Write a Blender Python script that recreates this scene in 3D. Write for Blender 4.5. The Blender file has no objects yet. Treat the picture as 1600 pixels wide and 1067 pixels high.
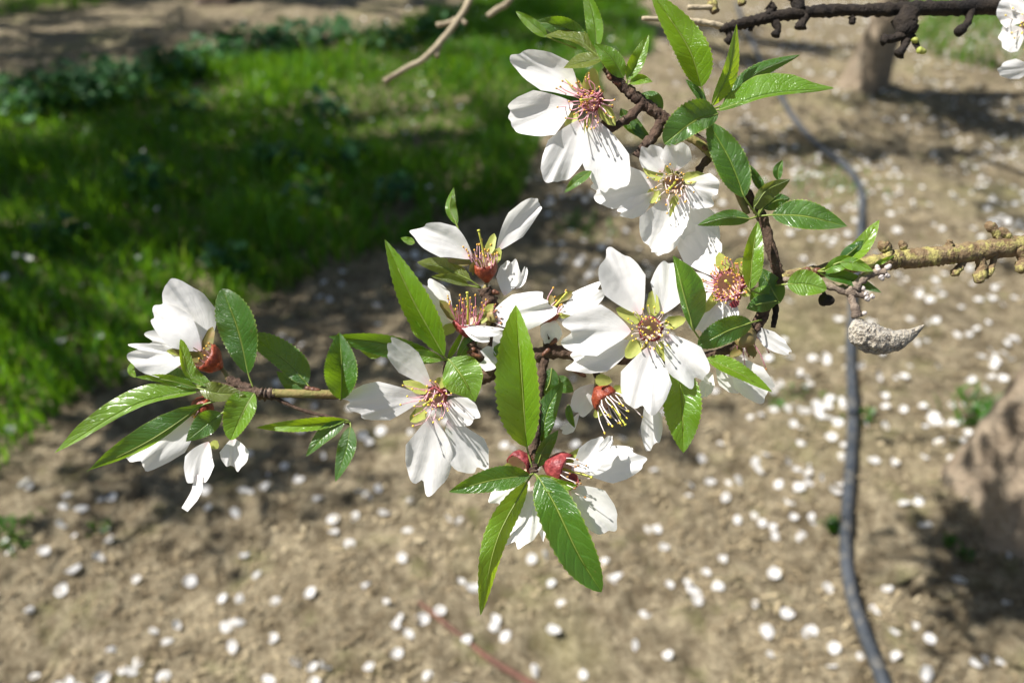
import bpy, math, random
import numpy as np
from mathutils import Vector, Matrix
R = math.radians
random.seed(7); np.random.seed(7)
scene = bpy.context.scene
col = scene.collection

# ------------------------------------------------------------------ camera
FPX, CX, CY = 1232.0, 800.0, 533.5          # focal length and centre in photo pixels
CAMH, PITCH, D0 = 0.92, R(35), 0.235         # camera height, downward tilt, focus distance (m)
cd = bpy.data.cameras.new('camera'); cam = bpy.data.objects.new('camera', cd); col.objects.link(cam)
cam.location = (0, 0, CAMH); cam.rotation_euler = (R(90) - PITCH, 0, 0)
cd.sensor_width = 36; cd.lens = 36 * FPX / 1600; cd.clip_start = 0.01; cd.clip_end = 2000
cd.dof.use_dof = True; cd.dof.focus_distance = 0.236; cd.dof.aperture_fstop = cd.lens / 2.7; cd.dof.aperture_blades = 0
scene.camera = cam
# ------------------------------------------------------------------ light
SUN_EL, SUN_AZ = R(55), R(91)               # azimuth: left of the viewing direction (+Y)
w = bpy.data.worlds.new('World'); scene.world = w; w.use_nodes = True
nt = w.node_tree; bg = nt.nodes['Background']
sky = nt.nodes.new('ShaderNodeTexSky'); sky.sky_type = 'NISHITA'; sky.sun_disc = False
sky.sun_elevation = SUN_EL; sky.sun_rotation = -SUN_AZ
nt.links.new(sky.outputs[0], bg.inputs[0]); bg.inputs[1].default_value = 0.050
sd = bpy.data.lights.new('sun', 'SUN'); sd.energy = 5.0; sd.angle = R(0.53); sd.color = (1, 0.965, 0.91)
sun = bpy.data.objects.new('sun', sd); col.objects.link(sun)
to_sun = Vector((-math.cos(SUN_EL) * math.sin(SUN_AZ), math.cos(SUN_EL) * math.cos(SUN_AZ), math.sin(SUN_EL)))
sun.rotation_euler = to_sun.to_track_quat('Z', 'Y').to_euler(); sun.location = to_sun * 12
vs = scene.view_settings; vs.view_transform = 'Standard'; vs.look = 'None'; vs.gamma = 1; vs.exposure = 1.12
vs.use_curve_mapping = False
scene.cycles.max_bounces = 8; scene.cycles.transmission_bounces = 6; scene.cycles.sample_clamp_indirect = 6

# ------------------------------------------------------------------ pixel helpers
CM = np.array(Matrix.Translation((0, 0, CAMH)) @ cam.rotation_euler.to_matrix().to_4x4())
KPX = D0 / FPX                              # size of one photo pixel at the focus distance
def PX(p):
    """(x, y, z) in photo pixels, z = pixels farther than the focus distance -> world points (n,3)"""
    p = np.asarray(p, float).reshape(-1, 3)
    d = D0 + p[:, 2] * KPX
    c = np.stack([(p[:, 0] - CX) / FPX * d, -(p[:, 1] - CY) / FPX * d, -d], 1)
    return c @ CM[:3, :3].T + CM[:3, 3]
def GP(x, y, z=0.0):
    """photo pixel -> point on the ground plane"""
    v = CM[:3, :3] @ np.array([(x - CX) / FPX, -(y - CY) / FPX, -1.0])
    t = (z - CAMH) / v[2]
    return np.array([v[0] * t, v[1] * t, z])
def PROJ(p):
    p = np.asarray(p, float).reshape(-1, 3)
    c = (p - CM[:3, 3]) @ CM[:3, :3]
    d = -c[:, 2]
    return np.stack([CX + FPX * c[:, 0] / d, CY - FPX * c[:, 1] / d, d], 1)

# ------------------------------------------------------------------ noise and ground height
def hsh(i, j, s):
    v = np.sin(i * 127.1 + j * 311.7 + s * 74.7) * 43758.5453
    return v - np.floor(v)
def vn(x, y, f, s=0):
    x = np.asarray(x, float) * f; y = np.asarray(y, float) * f
    i = np.floor(x); j = np.floor(y); a = x - i; b = y - j
    a = a * a * (3 - 2 * a); b = b * b * (3 - 2 * b)
    return (hsh(i, j, s) * (1 - a) * (1 - b) + hsh(i + 1, j, s) * a * (1 - b)
            + hsh(i, j + 1, s) * (1 - a) * b + hsh(i + 1, j + 1, s) * a * b)
TR1 = GP(1590, 815); TR2 = GP(1345, 158)
def gh(x, y):
    x = np.asarray(x, float); y = np.asarray(y, float)
    near = np.exp(-((x ** 2 + (y - 1.5) ** 2) / 30.0))
    h = (vn(x, y, 1.3, 1) - .5) * .035 + (vn(x, y, 4, 2) - .5) * .02 + (vn(x, y, 13, 3) - .5) * .011 + (vn(x, y, 34, 4) - .5) * .011 + (vn(x, y, 60, 5) - .5) * .006
    m = .05 * np.exp(-(((x - TR1[0]) ** 2 + (y - TR1[1]) ** 2) / .06)) + .05 * np.exp(-(((x - TR2[0]) ** 2 + (y - TR2[1]) ** 2) / .08))
    return h * near + m

# ------------------------------------------------------------------ object helpers
WO = {}
def tag(o, label=None, cat=None, group=None, kind=None):
    if label: o['label'] = label
    if cat: o['category'] = cat
    if group: o['group'] = group
    if kind: o['kind'] = kind
    return o
def empty(name, loc):
    o = bpy.data.objects.new(name, None); col.objects.link(o); o.location = tuple(loc); o.empty_display_size = .02
    WO[o] = np.array(loc, float); return o
def mk(name, V, F, mat, parent=None, origin=None, uv=None, attrs=None, smooth=True):
    """one mesh object from world-space vertices; F: list of faces or int array (n,k)"""
    V = np.asarray(V, float)
    if origin is None: origin = V.mean(0)
    origin = np.asarray(origin, float)
    me = bpy.data.meshes.new(name)
    F = F if isinstance(F, np.ndarray) else [tuple(int(i) for i in f) for f in F]
    if isinstance(F, np.ndarray):
        n, k = F.shape
        me.vertices.add(len(V)); me.vertices.foreach_set('co', (V - origin).astype(np.float32).ravel())
        me.loops.add(n * k); me.loops.foreach_set('vertex_index', F.astype(np.int32).ravel())
        me.polygons.add(n); me.polygons.foreach_set('loop_start', np.arange(0, n * k, k, dtype=np.int32))
        me.polygons.foreach_set('loop_total', np.full(n, k, dtype=np.int32))
        me.update(calc_edges=True)
    else:
        me.from_pydata([tuple(v) for v in (V - origin)], [], F); me.update()
    if smooth: me.polygons.foreach_set('use_smooth', np.ones(len(me.polygons), bool))
    if uv is not None:
        lay = me.uv_layers.new(name='UVMap'); li = np.zeros(len(me.loops), np.int32)
        me.loops.foreach_get('vertex_index', li)
        lay.data.foreach_set('uv', np.asarray(uv, np.float32)[li].ravel())
    if attrs:
        for k_, a in attrs.items():
            at = me.attributes.new(k_, 'FLOAT', 'POINT'); at.data.foreach_set('value', np.asarray(a, np.float32))
    if mat: me.materials.append(mat)
    o = bpy.data.objects.new(name, me); col.objects.link(o)
    WO[o] = origin
    if parent: o.parent = parent; o.location = tuple(origin - WO[parent])
    else: o.location = tuple(origin)
    return o
def cr(pts, n):
    """Catmull-Rom through pts (k,d) -> (n,d)"""
    p = np.asarray(pts, float)
    if len(p) == 2: return p[0] + (p[1] - p[0]) * np.linspace(0, 1, n)[:, None]
    q = np.vstack([2 * p[0] - p[1], p, 2 * p[-1] - p[-2]])
    t = np.linspace(0, len(p) - 1, n); i = np.minimum(t.astype(int), len(p) - 2); u = (t - i)[:, None]
    a, b, c, d = q[i], q[i + 1], q[i + 2], q[i + 3]
    return .5 * (2 * b + (c - a) * u + (2 * a - 5 * b + 4 * c - d) * u ** 2 + (3 * b - a - 3 * c + d) * u ** 3)
def tube_geo(pts, rad, n=16, sides=8, rough=0, knob=0, seed=0, cap=True, off=0):
    """tube along pts; rad list along pts; returns V, F, uv"""
    rs = np.random.RandomState(seed)
    p = cr(pts, n); r = np.interp(np.linspace(0, 1, n), np.linspace(0, 1, len(rad)), rad)
    if knob: r = r * (1 + knob * (rs.rand(n) - .4))
    T = np.gradient(p, axis=0); T /= np.linalg.norm(T, axis=1)[:, None] + 1e-12
    up = np.array([.3, .2, .93]); N = np.cross(T, up); N /= np.linalg.norm(N, axis=1)[:, None] + 1e-9; B = np.cross(T, N)
    a = np.linspace(0, 2 * np.pi, sides, endpoint=False)
    k = 1 + rough * (rs.rand(n, sides) - .5)
    V = p[:, None, :] + (r[:, None] * k)[:, :, None] * (np.cos(a)[None, :, None] * N[:, None, :] + np.sin(a)[None, :, None] * B[:, None, :])
    V = V.reshape(-1, 3); F = []
    for i in range(n - 1):
        for j in range(sides):
            j2 = (j + 1) % sides
            F.append((off + i * sides + j, off + i * sides + j2, off + (i + 1) * sides + j2, off + (i + 1) * sides + j))
    if cap:
        F.append(tuple(off + j for j in range(sides))[::-1]); F.append(tuple(off + (n - 1) * sides + j for j in range(sides)))
    ln = np.concatenate([[0], np.cumsum(np.linalg.norm(np.diff(p, axis=0), axis=1))])
    uv = np.stack([np.tile(np.arange(sides) / sides, n), np.repeat(ln, sides)], 1)
    return V, F, uv
def ball_geo(c, ax, r1, r2, off=0, nu=6, nv=5):
    """ellipsoid: half length r1 along ax, radius r2"""
    ax = np.asarray(ax, float); ax = ax / (np.linalg.norm(ax) + 1e-9)
    n = np.cross(ax, [.31, .55, .77]); n /= np.linalg.norm(n); b = np.cross(ax, n)
    V = [c - ax * r1]; F = []
    for i in range(1, nv):
        t = math.pi * i / nv
        for j in range(nu):
            q = 2 * math.pi * j / nu
            V.append(c - ax * r1 * math.cos(t) + (n * math.cos(q) + b * math.sin(q)) * r2 * math.sin(t))
    V.append(c + ax * r1); L = len(V) - 1
    for j in range(nu):
        F.append((off, off + 1 + (j + 1) % nu, off + 1 + j)); F.append((off + L, off + L - nu + j, off + L - nu + (j + 1) % nu))
    for i in range(nv - 2):
        for j in range(nu):
            a = 1 + i * nu + j; b2 = 1 + i * nu + (j + 1) % nu
            F.append((off + a, off + b2, off + b2 + nu, off + a + nu))
    return np.array(V), F
class Geo:
    def __init__(s): s.V = []; s.F = []; s.n = 0
    def add(s, V, F):
        s.V.append(np.asarray(V)); s.F += F; s.n += len(V)
    def tube(s, pts, rad, **k):
        V, F, _ = tube_geo(pts, rad, off=s.n, **k); s.add(V, F)
    def ball(s, c, ax, r1, r2, **k):
        V, F = ball_geo(np.asarray(c, float), ax, r1, r2, off=s.n, **k); s.add(V, F)
    def build(s, name, mat, parent=None, origin=None, **k):
        return mk(name, np.vstack(s.V), s.F, mat, parent, origin, **k)

# ------------------------------------------------------------------ materials
class NT:
    def __init__(s, name):
        s.m = bpy.data.materials.new(name); s.m.use_nodes = True; s.t = s.m.node_tree
        s.b = s.t.nodes['Principled BSDF']; s.out = s.t.nodes['Material Output']
    def n(s, typ, **k):
        x = s.t.nodes.new('ShaderNode' + typ)
        for a, v in k.items(): setattr(x, a, v)
        return x
    def l(s, a, b): s.t.links.new(a, b)
    def val(s, x, i, v):
        if hasattr(v, 'is_output') or hasattr(v, 'links'): s.l(v, x.inputs[i])
        else: x.inputs[i].default_value = v
    def math(s, op, a, b=0.0, c=0.0):
        x = s.n('Math', operation=op); s.val(x, 0, a); s.val(x, 1, b); s.val(x, 2, c); return x.outputs[0]
    def noise(s, scale, detail=4, rough=.6, vec=None, dim=None):
        x = s.n('TexNoise'); x.inputs['Scale'].default_value = scale; x.inputs['Detail'].default_value = detail
        x.inputs['Roughness'].default_value = rough
        if vec: s.l(vec, x.inputs['Vector'])
        return x.outputs['Fac']
    def ramp(s, fac, stops):
        x = s.n('ValToRGB'); s.l(fac, x.inputs[0]); e = x.color_ramp.elements
        while len(e) < len(stops): e.new(.5)
        for q, (p, c) in zip(e, stops): q.position = p; q.color = (*c, 1) if len(c) == 3 else c
        return x.outputs[0]
    def mix(s, fac, a, b, blend='MIX'):
        x = s.n('MixRGB', blend_type=blend); s.val(x, 0, fac)
        for i, v in ((1, a), (2, b)):
            if isinstance(v, tuple): x.inputs[i].default_value = (*v, 1)
            else: s.l(v, x.inputs[i])
        return x.outputs[0]
    def mapr(s, v, a, b, c=0.0, d=1.0):
        x = s.n('MapRange'); s.l(v, x.inputs[0])
        for i, q in enumerate((a, b, c, d)): x.inputs[i + 1].default_value = q
        return x.outputs[0]
    def bump(s, h, strength=.4, dist=.001, nrm=None):
        x = s.n('Bump'); x.inputs['Strength'].default_value = strength; x.inputs['Distance'].default_value = dist
        s.l(h, x.inputs['Height'])
        if nrm: s.l(nrm, x.inputs['Normal'])
        s.l(x.outputs[0], s.b.inputs['Normal']); return x.outputs[0]
    def coord(s, which='Object'): return s.n('TexCoord').outputs[which]
    def uvxy(s):
        x = s.n('SeparateXYZ'); s.l(s.coord('UV'), x.inputs[0]); return x.outputs[0], x.outputs[1]
    def translucent(s, colr, fac, nrm=None):
        t = s.n('BsdfTranslucent'); m = s.n('MixShader')
        if isinstance(colr, tuple): t.inputs[0].default_value = (*colr, 1)
        else: s.l(colr, t.inputs[0])
        if nrm: s.l(nrm, t.inputs[1])
        s.val(m, 0, fac); s.l(s.b.outputs[0], m.inputs[1]); s.l(t.outputs[0], m.inputs[2]); s.l(m.outputs[0], s.out.inputs[0])
    def base(s, c):
        if isinstance(c, tuple): s.b.inputs['Base Color'].default_value = (*c, 1)
        else: s.l(c, s.b.inputs['Base Color'])
    def set(s, **k):
        for a, v in k.items():
            i = s.b.inputs[a.replace('_', ' ')]
            if hasattr(v, 'links'): s.l(v, i)
            else: i.default_value = v

def petal_mat(name, basecol, veins=.5):
    m = NT(name); u, v = m.uvxy()
    rnd = m.n('ObjectInfo').outputs['Random']
    # fan veins running from the claw to the rim
    uu = m.math('ADD', m.math('MULTIPLY', m.math('SUBTRACT', u, .5), 46.0), m.math('MULTIPLY', m.noise(9, 2, .5, m.coord('UV')), 7.0))
    vein = m.math('POWER', m.math('ABSOLUTE', m.math('SINE', uu)), 4.0)
    wrk = m.noise(420, 3, .6, m.coord())
    broad = m.noise(130, 2, .5, m.coord())
    c = m.mix(m.mapr(v, .02, .22, 1, 0), (.85, .84, .83), basecol)
    c = m.mix(m.math('MULTIPLY', vein, .07), c, (.62, .62, .60), 'MULTIPLY')
    c = m.mix(m.mapr(rnd, 0, 1, 0, .22), c, (.92, .90, .84), 'MULTIPLY')
    m.base(c); m.set(Roughness=.55)
    m.b.inputs['Specular IOR Level'].default_value = .25
    h = m.math('ADD', m.math('MULTIPLY', vein, -.05 * veins), m.math('ADD', m.math('MULTIPLY', wrk, .14), m.math('MULTIPLY', broad, 1.0)))
    nrm = m.bump(h, .6, .0010)
    m.translucent((.90, .89, .85), .45, nrm); return m.m
M = {}
M['petal'] = petal_mat('petal_white', (.86, .62, .66))
M['petal_fallen'] = petal_mat('petal_fallen', (.8, .72, .72), .3)

def leaf_mat(name, dark, light, trans, tf):
    m = NT(name); u, v = m.uvxy(); rnd = m.n('ObjectInfo').outputs['Random']
    au = m.math('ABSOLUTE', m.math('MULTIPLY', m.math('SUBTRACT', u, .5), 2.0))
    wob = m.math('MULTIPLY', m.noise(6, 2, .5, m.coord('UV')), .05)
    ph = m.math('MULTIPLY', m.math('ADD', m.math('SUBTRACT', v, m.math('MULTIPLY', m.math('POWER', au, 1.3), .17)), wob), m.mapr(rnd, 0, 1, 26, 42))
    lat = m.math('POWER', m.math('ABSOLUTE', m.math('SINE', ph)), 14.0)         # bright near +-1
    fine = m.n('TexVoronoi', feature='DISTANCE_TO_EDGE'); fine.inputs['Scale'].default_value = 26
    mp = m.n('Mapping'); mp.inputs['Scale'].default_value = (.7, 1.6, 1); m.l(m.coord('UV'), mp.inputs[0]); m.l(mp.outputs[0], fine.inputs['Vector'])
    fe = m.mapr(fine.outputs['Distance'], 0, .06, 1, 0)
    rib = m.mapr(au, .015, .07, 1, 0)
    edge = m.mapr(au, .93, 1.0, 0, 1)
    blot = m.noise(150, 3, .5, m.coord())
    c = m.mix(blot, dark, light)
    c = m.mix(m.math('MULTIPLY', lat, .14), c, tuple(min(1, x * 2.2 + .01) for x in light))
    c = m.mix(m.math('MULTIPLY', fe, .26), c, tuple(min(1, x * 1.6 + .01) for x in light))
    c = m.mix(m.math('MULTIPLY', rib, .6), c, (.24, .36, .06))
    c = m.mix(m.math('MULTIPLY', edge, .6), c, (.28, .34, .07))
    spot = m.mapr(m.noise(520, 2, .5, m.coord()), .70, .76, 0, .5)
    c = m.mix(spot, c, (.10, .07, .02))
    hs = m.n('HueSaturation'); m.l(c, hs.inputs['Color']); m.l(m.mapr(rnd, 0, 1, .485, .51), hs.inputs['Hue']); m.l(m.mapr(rnd, 0, 1, 1.2, .85), hs.inputs['Value'])
    m.base(hs.outputs[0]); m.set(Roughness=m.mapr(blot, .3, .7, .24, .38)); m.b.inputs['Specular IOR Level'].default_value = .8
    m.b.inputs['Coat Weight'].default_value = .0; m.b.inputs['Coat Roughness'].default_value = .16
    h = m.math('ADD', m.math('ADD', m.math('MULTIPLY', lat, -.22), m.math('MULTIPLY', fe, -.12)), m.math('ADD', m.math('MULTIPLY', rib, -1.2), m.math('MULTIPLY', blot, .8)))
    nrm = m.bump(h, .6, .0006)
    tc = m.mix(m.math('ADD', m.math('MULTIPLY', lat, .25), m.math('MULTIPLY', fe, .12)), trans, tuple(x * .55 for x in trans))
    tc = m.mix(m.math('MULTIPLY', rib, .6), tc, tuple(x * .5 for x in trans))
    m.translucent(tc, tf, nrm); return m.m
M['leaf'] = leaf_mat('leaf_green', (.011, .056, .005), (.032, .108, .008), (.34, .58, .015), .32)
M['leaf_young'] = leaf_mat('leaf_young', (.062, .155, .007), (.105, .230, .011), (.50, .72, .015), .42)
M['leaf_tan'] = leaf_mat('leaf_olive', (.07, .11, .014), (.12, .15, .022), (.40, .46, .05), .40)

def simple_tl(name, c1, c2, scale, rough, tcol=None, tf=0, bump=.3, bd=.0006, spec=.4):
    m = NT(name); n = m.noise(scale, 4, .6, m.coord()); m.base(m.mix(m.mapr(n, .3, .7), c1, c2)); m.set(Roughness=rough)
    m.b.inputs['Specular IOR Level'].default_value = spec
    nrm = m.bump(n, bump, bd)
    if tcol: m.translucent(tcol, tf, nrm)
    return m.m
M['sepal'] = simple_tl('sepal_green', (.30, .36, .07), (.46, .46, .13), 500, .5, (.55, .60, .12), .35)
M['sepal_dark'] = simple_tl('sepal_olive', (.13, .15, .035), (.24, .15, .05), 400, .5, (.35, .30, .08), .3)
M['cup_red'] = simple_tl('calyx_red', (.10, .010, .007), (.34, .070, .026), 620, .40, (.5, .12, .05), .15, .7, .0010, .5)
M['cup_pink'] = simple_tl('calyx_crimson', (.11, .010, .016), (.36, .065, .065), 620, .42, (.6, .12, .1), .15, .7, .0010, .5)
M['nectary'] = simple_tl('nectary', (.70, .40, .38), (.68, .56, .34), 700, .5, (.7, .45, .4), .3)
M['cup_green'] = simple_tl('calyx_green', (.26, .16, .08), (.30, .28, .09), 400, .5, (.4, .35, .1), .2, .4)
M['fil_pink'] = simple_tl('filament_pink', (.92, .56, .64), (.94, .76, .79), 600, .5, (.92, .58, .64), .4)
M['fil_white'] = simple_tl('filament_white', (.86, .72, .68), (.86, .80, .76), 600, .5, (.85, .75, .7), .25)
M['fil_dark'] = simple_tl('filament_magenta', (.46, .10, .19), (.72, .34, .42), 500, .5, (.7, .3, .35), .2)
M['anther'] = simple_tl('anther_gold', (.45, .22, .03), (.66, .40, .07), 900, .6)
M['anther_y'] = simple_tl('anther_yellow', (.75, .48, .05), (.82, .62, .08), 900, .6)
M['anther_d'] = simple_tl('anther_brown', (.16, .06, .02), (.40, .2, .04), 900, .6)
M['pistil'] = simple_tl('pistil_yellow_green', (.46, .48, .06), (.60, .58, .12), 500, .5, (.6, .6, .1), .25)
M['stalk'] = simple_tl('leaf_stalk_green', (.16, .22, .04), (.26, .32, .07), 300, .45, (.4, .45, .08), .2)

def bark_mat(name, c1, c2, c3, lich=None, la=.55, scale=120, bd=.002):
    m = NT(name); co = m.coord()
    mp = m.n('Mapping'); mp.inputs['Scale'].default_value = (1, 1, 1); m.l(co, mp.inputs[0])
    n1 = m.noise(scale, 6, .65, mp.outputs[0]); n2 = m.noise(scale * .22, 4, .6, mp.outputs[0]); n3 = m.noise(scale * 4, 3, .6, mp.outputs[0])
    c = m.mix(m.mapr(n1, .35, .68), c1, c2); c = m.mix(m.mapr(n2, .5, .7), c, c3)
    if lich: c = m.mix(m.mapr(m.noise(scale * .55, 5, .7, mp.outputs[0]), la, la + .1), c, lich)
    m.base(c); m.set(Roughness=.85); m.b.inputs['Specular IOR Level'].default_value = .3
    m.bump(m.math('ADD', m.math('ADD', n1, m.math('MULTIPLY', n2, 1.5)), m.math('MULTIPLY', n3, .4)), .9, bd); return m.m
M['bark_twig'] = bark_mat('bark_twig', (.045, .026, .018), (.12, .075, .05), (.03, .02, .015), (.22, .17, .13), .60, 420, .0010)
M['bark_green'] = bark_mat('bark_green_twig', (.14, .14, .04), (.24, .17, .07), (.16, .07, .035), None, .5, 300, .0005)
M['bark_lichen'] = bark_mat('bark_lichen', (.13, .08, .04), (.24, .18, .10), (.08, .055, .035), (.34, .30, .10), .50, 330, .0012)
M['bark_black_shade'] = bark_mat('bark_dark_shade', (.013, .009, .007), (.032, .023, .015), (.009, .007, .006), (.11, .10, .035), .68, 300, .0012)  # shade on the upper branch is put into this near-black bark colour
M['bark_grey'] = bark_mat('bark_grey_spur', (.16, .12, .09), (.34, .27, .21), (.07, .05, .04), None, .5, 520, .0008)
M['bark_pale'] = bark_mat('bark_pale', (.27, .22, .145), (.38, .32, .22), (.17, .13, .085), None, .5, 200, .0008)
M['bark_trunk'] = bark_mat('bark_trunk', (.20, .152, .104), (.33, .265, .19), (.11, .082, .056), (.30, .265, .20), .58, 30, .018)
M['bark_limb'] = bark_mat('bark_limb', (.09, .065, .05), (.20, .15, .11), (.06, .045, .035), (.25, .22, .08), .62, 40, .006)
M['bud'] = simple_tl('bud_scales', (.05, .018, .012), (.17, .07, .035), 900, .5)
M['bud_grey'] = simple_tl('bud_grey', (.30, .26, .24), (.50, .45, .42), 900, .6)

def nut_mat():
    m = NT('dried_hull'); co = m.coord(); n = m.noise(750, 3, .7, co); n2 = m.noise(240, 5, .7, co)
    c = m.mix(m.mapr(n2, .42, .58), (.15, .12, .085), (.36, .31, .235)); c = m.mix(m.mapr(n, .47, .60, 0, .75), c, (.50, .45, .36)); c = m.mix(m.mapr(n, .44, .36, 0, .7), c, (.06, .045, .03))
    m.base(c); m.set(Roughness=.95); m.b.inputs['Sheen Weight'].default_value = .3
    m.bump(m.math('ADD', m.math('MULTIPLY', n, 1.4), m.math('MULTIPLY', n2, 1.6)), 1.0, .0020); return m.m
M['nut'] = nut_mat()

def soil_mat():
    m = NT('orchard_soil'); co = m.coord()
    n1 = m.noise(5, 5, .6, co); n2 = m.noise(28, 6, .7, co); n3 = m.noise(150, 4, .7, co); g = m.noise(2.3, 4, .6, co)
    c = m.mix(m.mapr(n2, .38, .62), (.108, .087, .053), (.385, .325, .215))
    c = m.mix(m.mapr(n1, .5, .72, 0, .55), c, (.43, .355, .228))
    c = m.mix(m.mapr(n3, .42, .62, 0, .75), c, (.10, .070, .040))
    c = m.mix(m.mapr(m.noise(11, 4, .6, co), .56, .74, 0, .45), c, (.17, .19, .05))
    c = m.mix(m.mapr(g, .52, .7, 0, .4), c, (.26, .25, .10))
    m.base(c); m.set(Roughness=.95); m.b.inputs['Specular IOR Level'].default_value = .15
    m.bump(m.math('ADD', n2, m.math('MULTIPLY', n3, .6)), 1.0, .02); return m.m
M['soil'] = soil_mat()
def tone_mat(name, stops, rough, tcol=None, tf=0, spec=.3):
    m = NT(name); a = m.n('Attribute', attribute_name='tone'); c = m.ramp(a.outputs['Fac'], stops); m.base(c); m.set(Roughness=rough)
    m.b.inputs['Specular IOR Level'].default_value = spec
    if tf: m.translucent(m.mix(.5, c, tcol), tf)
    return m.m
M['grass'] = tone_mat('grass_blades', [(0, (.012, .058, .004)), (.55, (.045, .150, .007)), (.92, (.12, .27, .012)), (1, (.24, .24, .06))], .42, (.34, .64, .015), .42, .4)
M['weeds'] = tone_mat('broadleaf', [(0, (.014, .055, .016)), (.7, (.030, .105, .030)), (1, (.055, .15, .045))], .62, (.12, .32, .05), .2, .25)
M['litter'] = tone_mat('dry_litter', [(0, (.055, .040, .022)), (.4, (.17, .13, .075)), (.8, (.33, .27, .165)), (1, (.46, .39, .26))], .85)
M['clod'] = simple_tl('soil_clod', (.30, .22, .135), (.42, .32, .21), 60, .95, None, 0, .8, .006, .1)
def hose_mat():
    m = NT('hose_polyethylene'); co = m.coord(); n = m.noise(60, 4, .6, co); n2 = m.noise(9, 3, .6, co)
    c = m.mix(m.mapr(n2, .4, .65), (.024, .029, .036), (.05, .056, .066)); c = m.mix(m.mapr(n, .5, .68, 0, .45), c, (.17, .15, .115))
    m.base(c); m.set(Roughness=m.mapr(n, .3, .7, .38, .6)); m.bump(n, .2, .001); return m.m
M['hose'] = hose_mat()
M['stick'] = bark_mat('stick_red', (.10, .045, .032), (.16, .08, .055), (.07, .035, .025), None, .5, 90, .001)
M['blossom'] = simple_tl('crown_blossom', (.80, .76, .76), (.86, .84, .84), 30, .6, (.8, .78, .76), .3)
M['crown_leaf'] = simple_tl('crown_leaf', (.04, .12, .015), (.08, .17, .02), 30, .45, (.25, .42, .03), .3)

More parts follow.
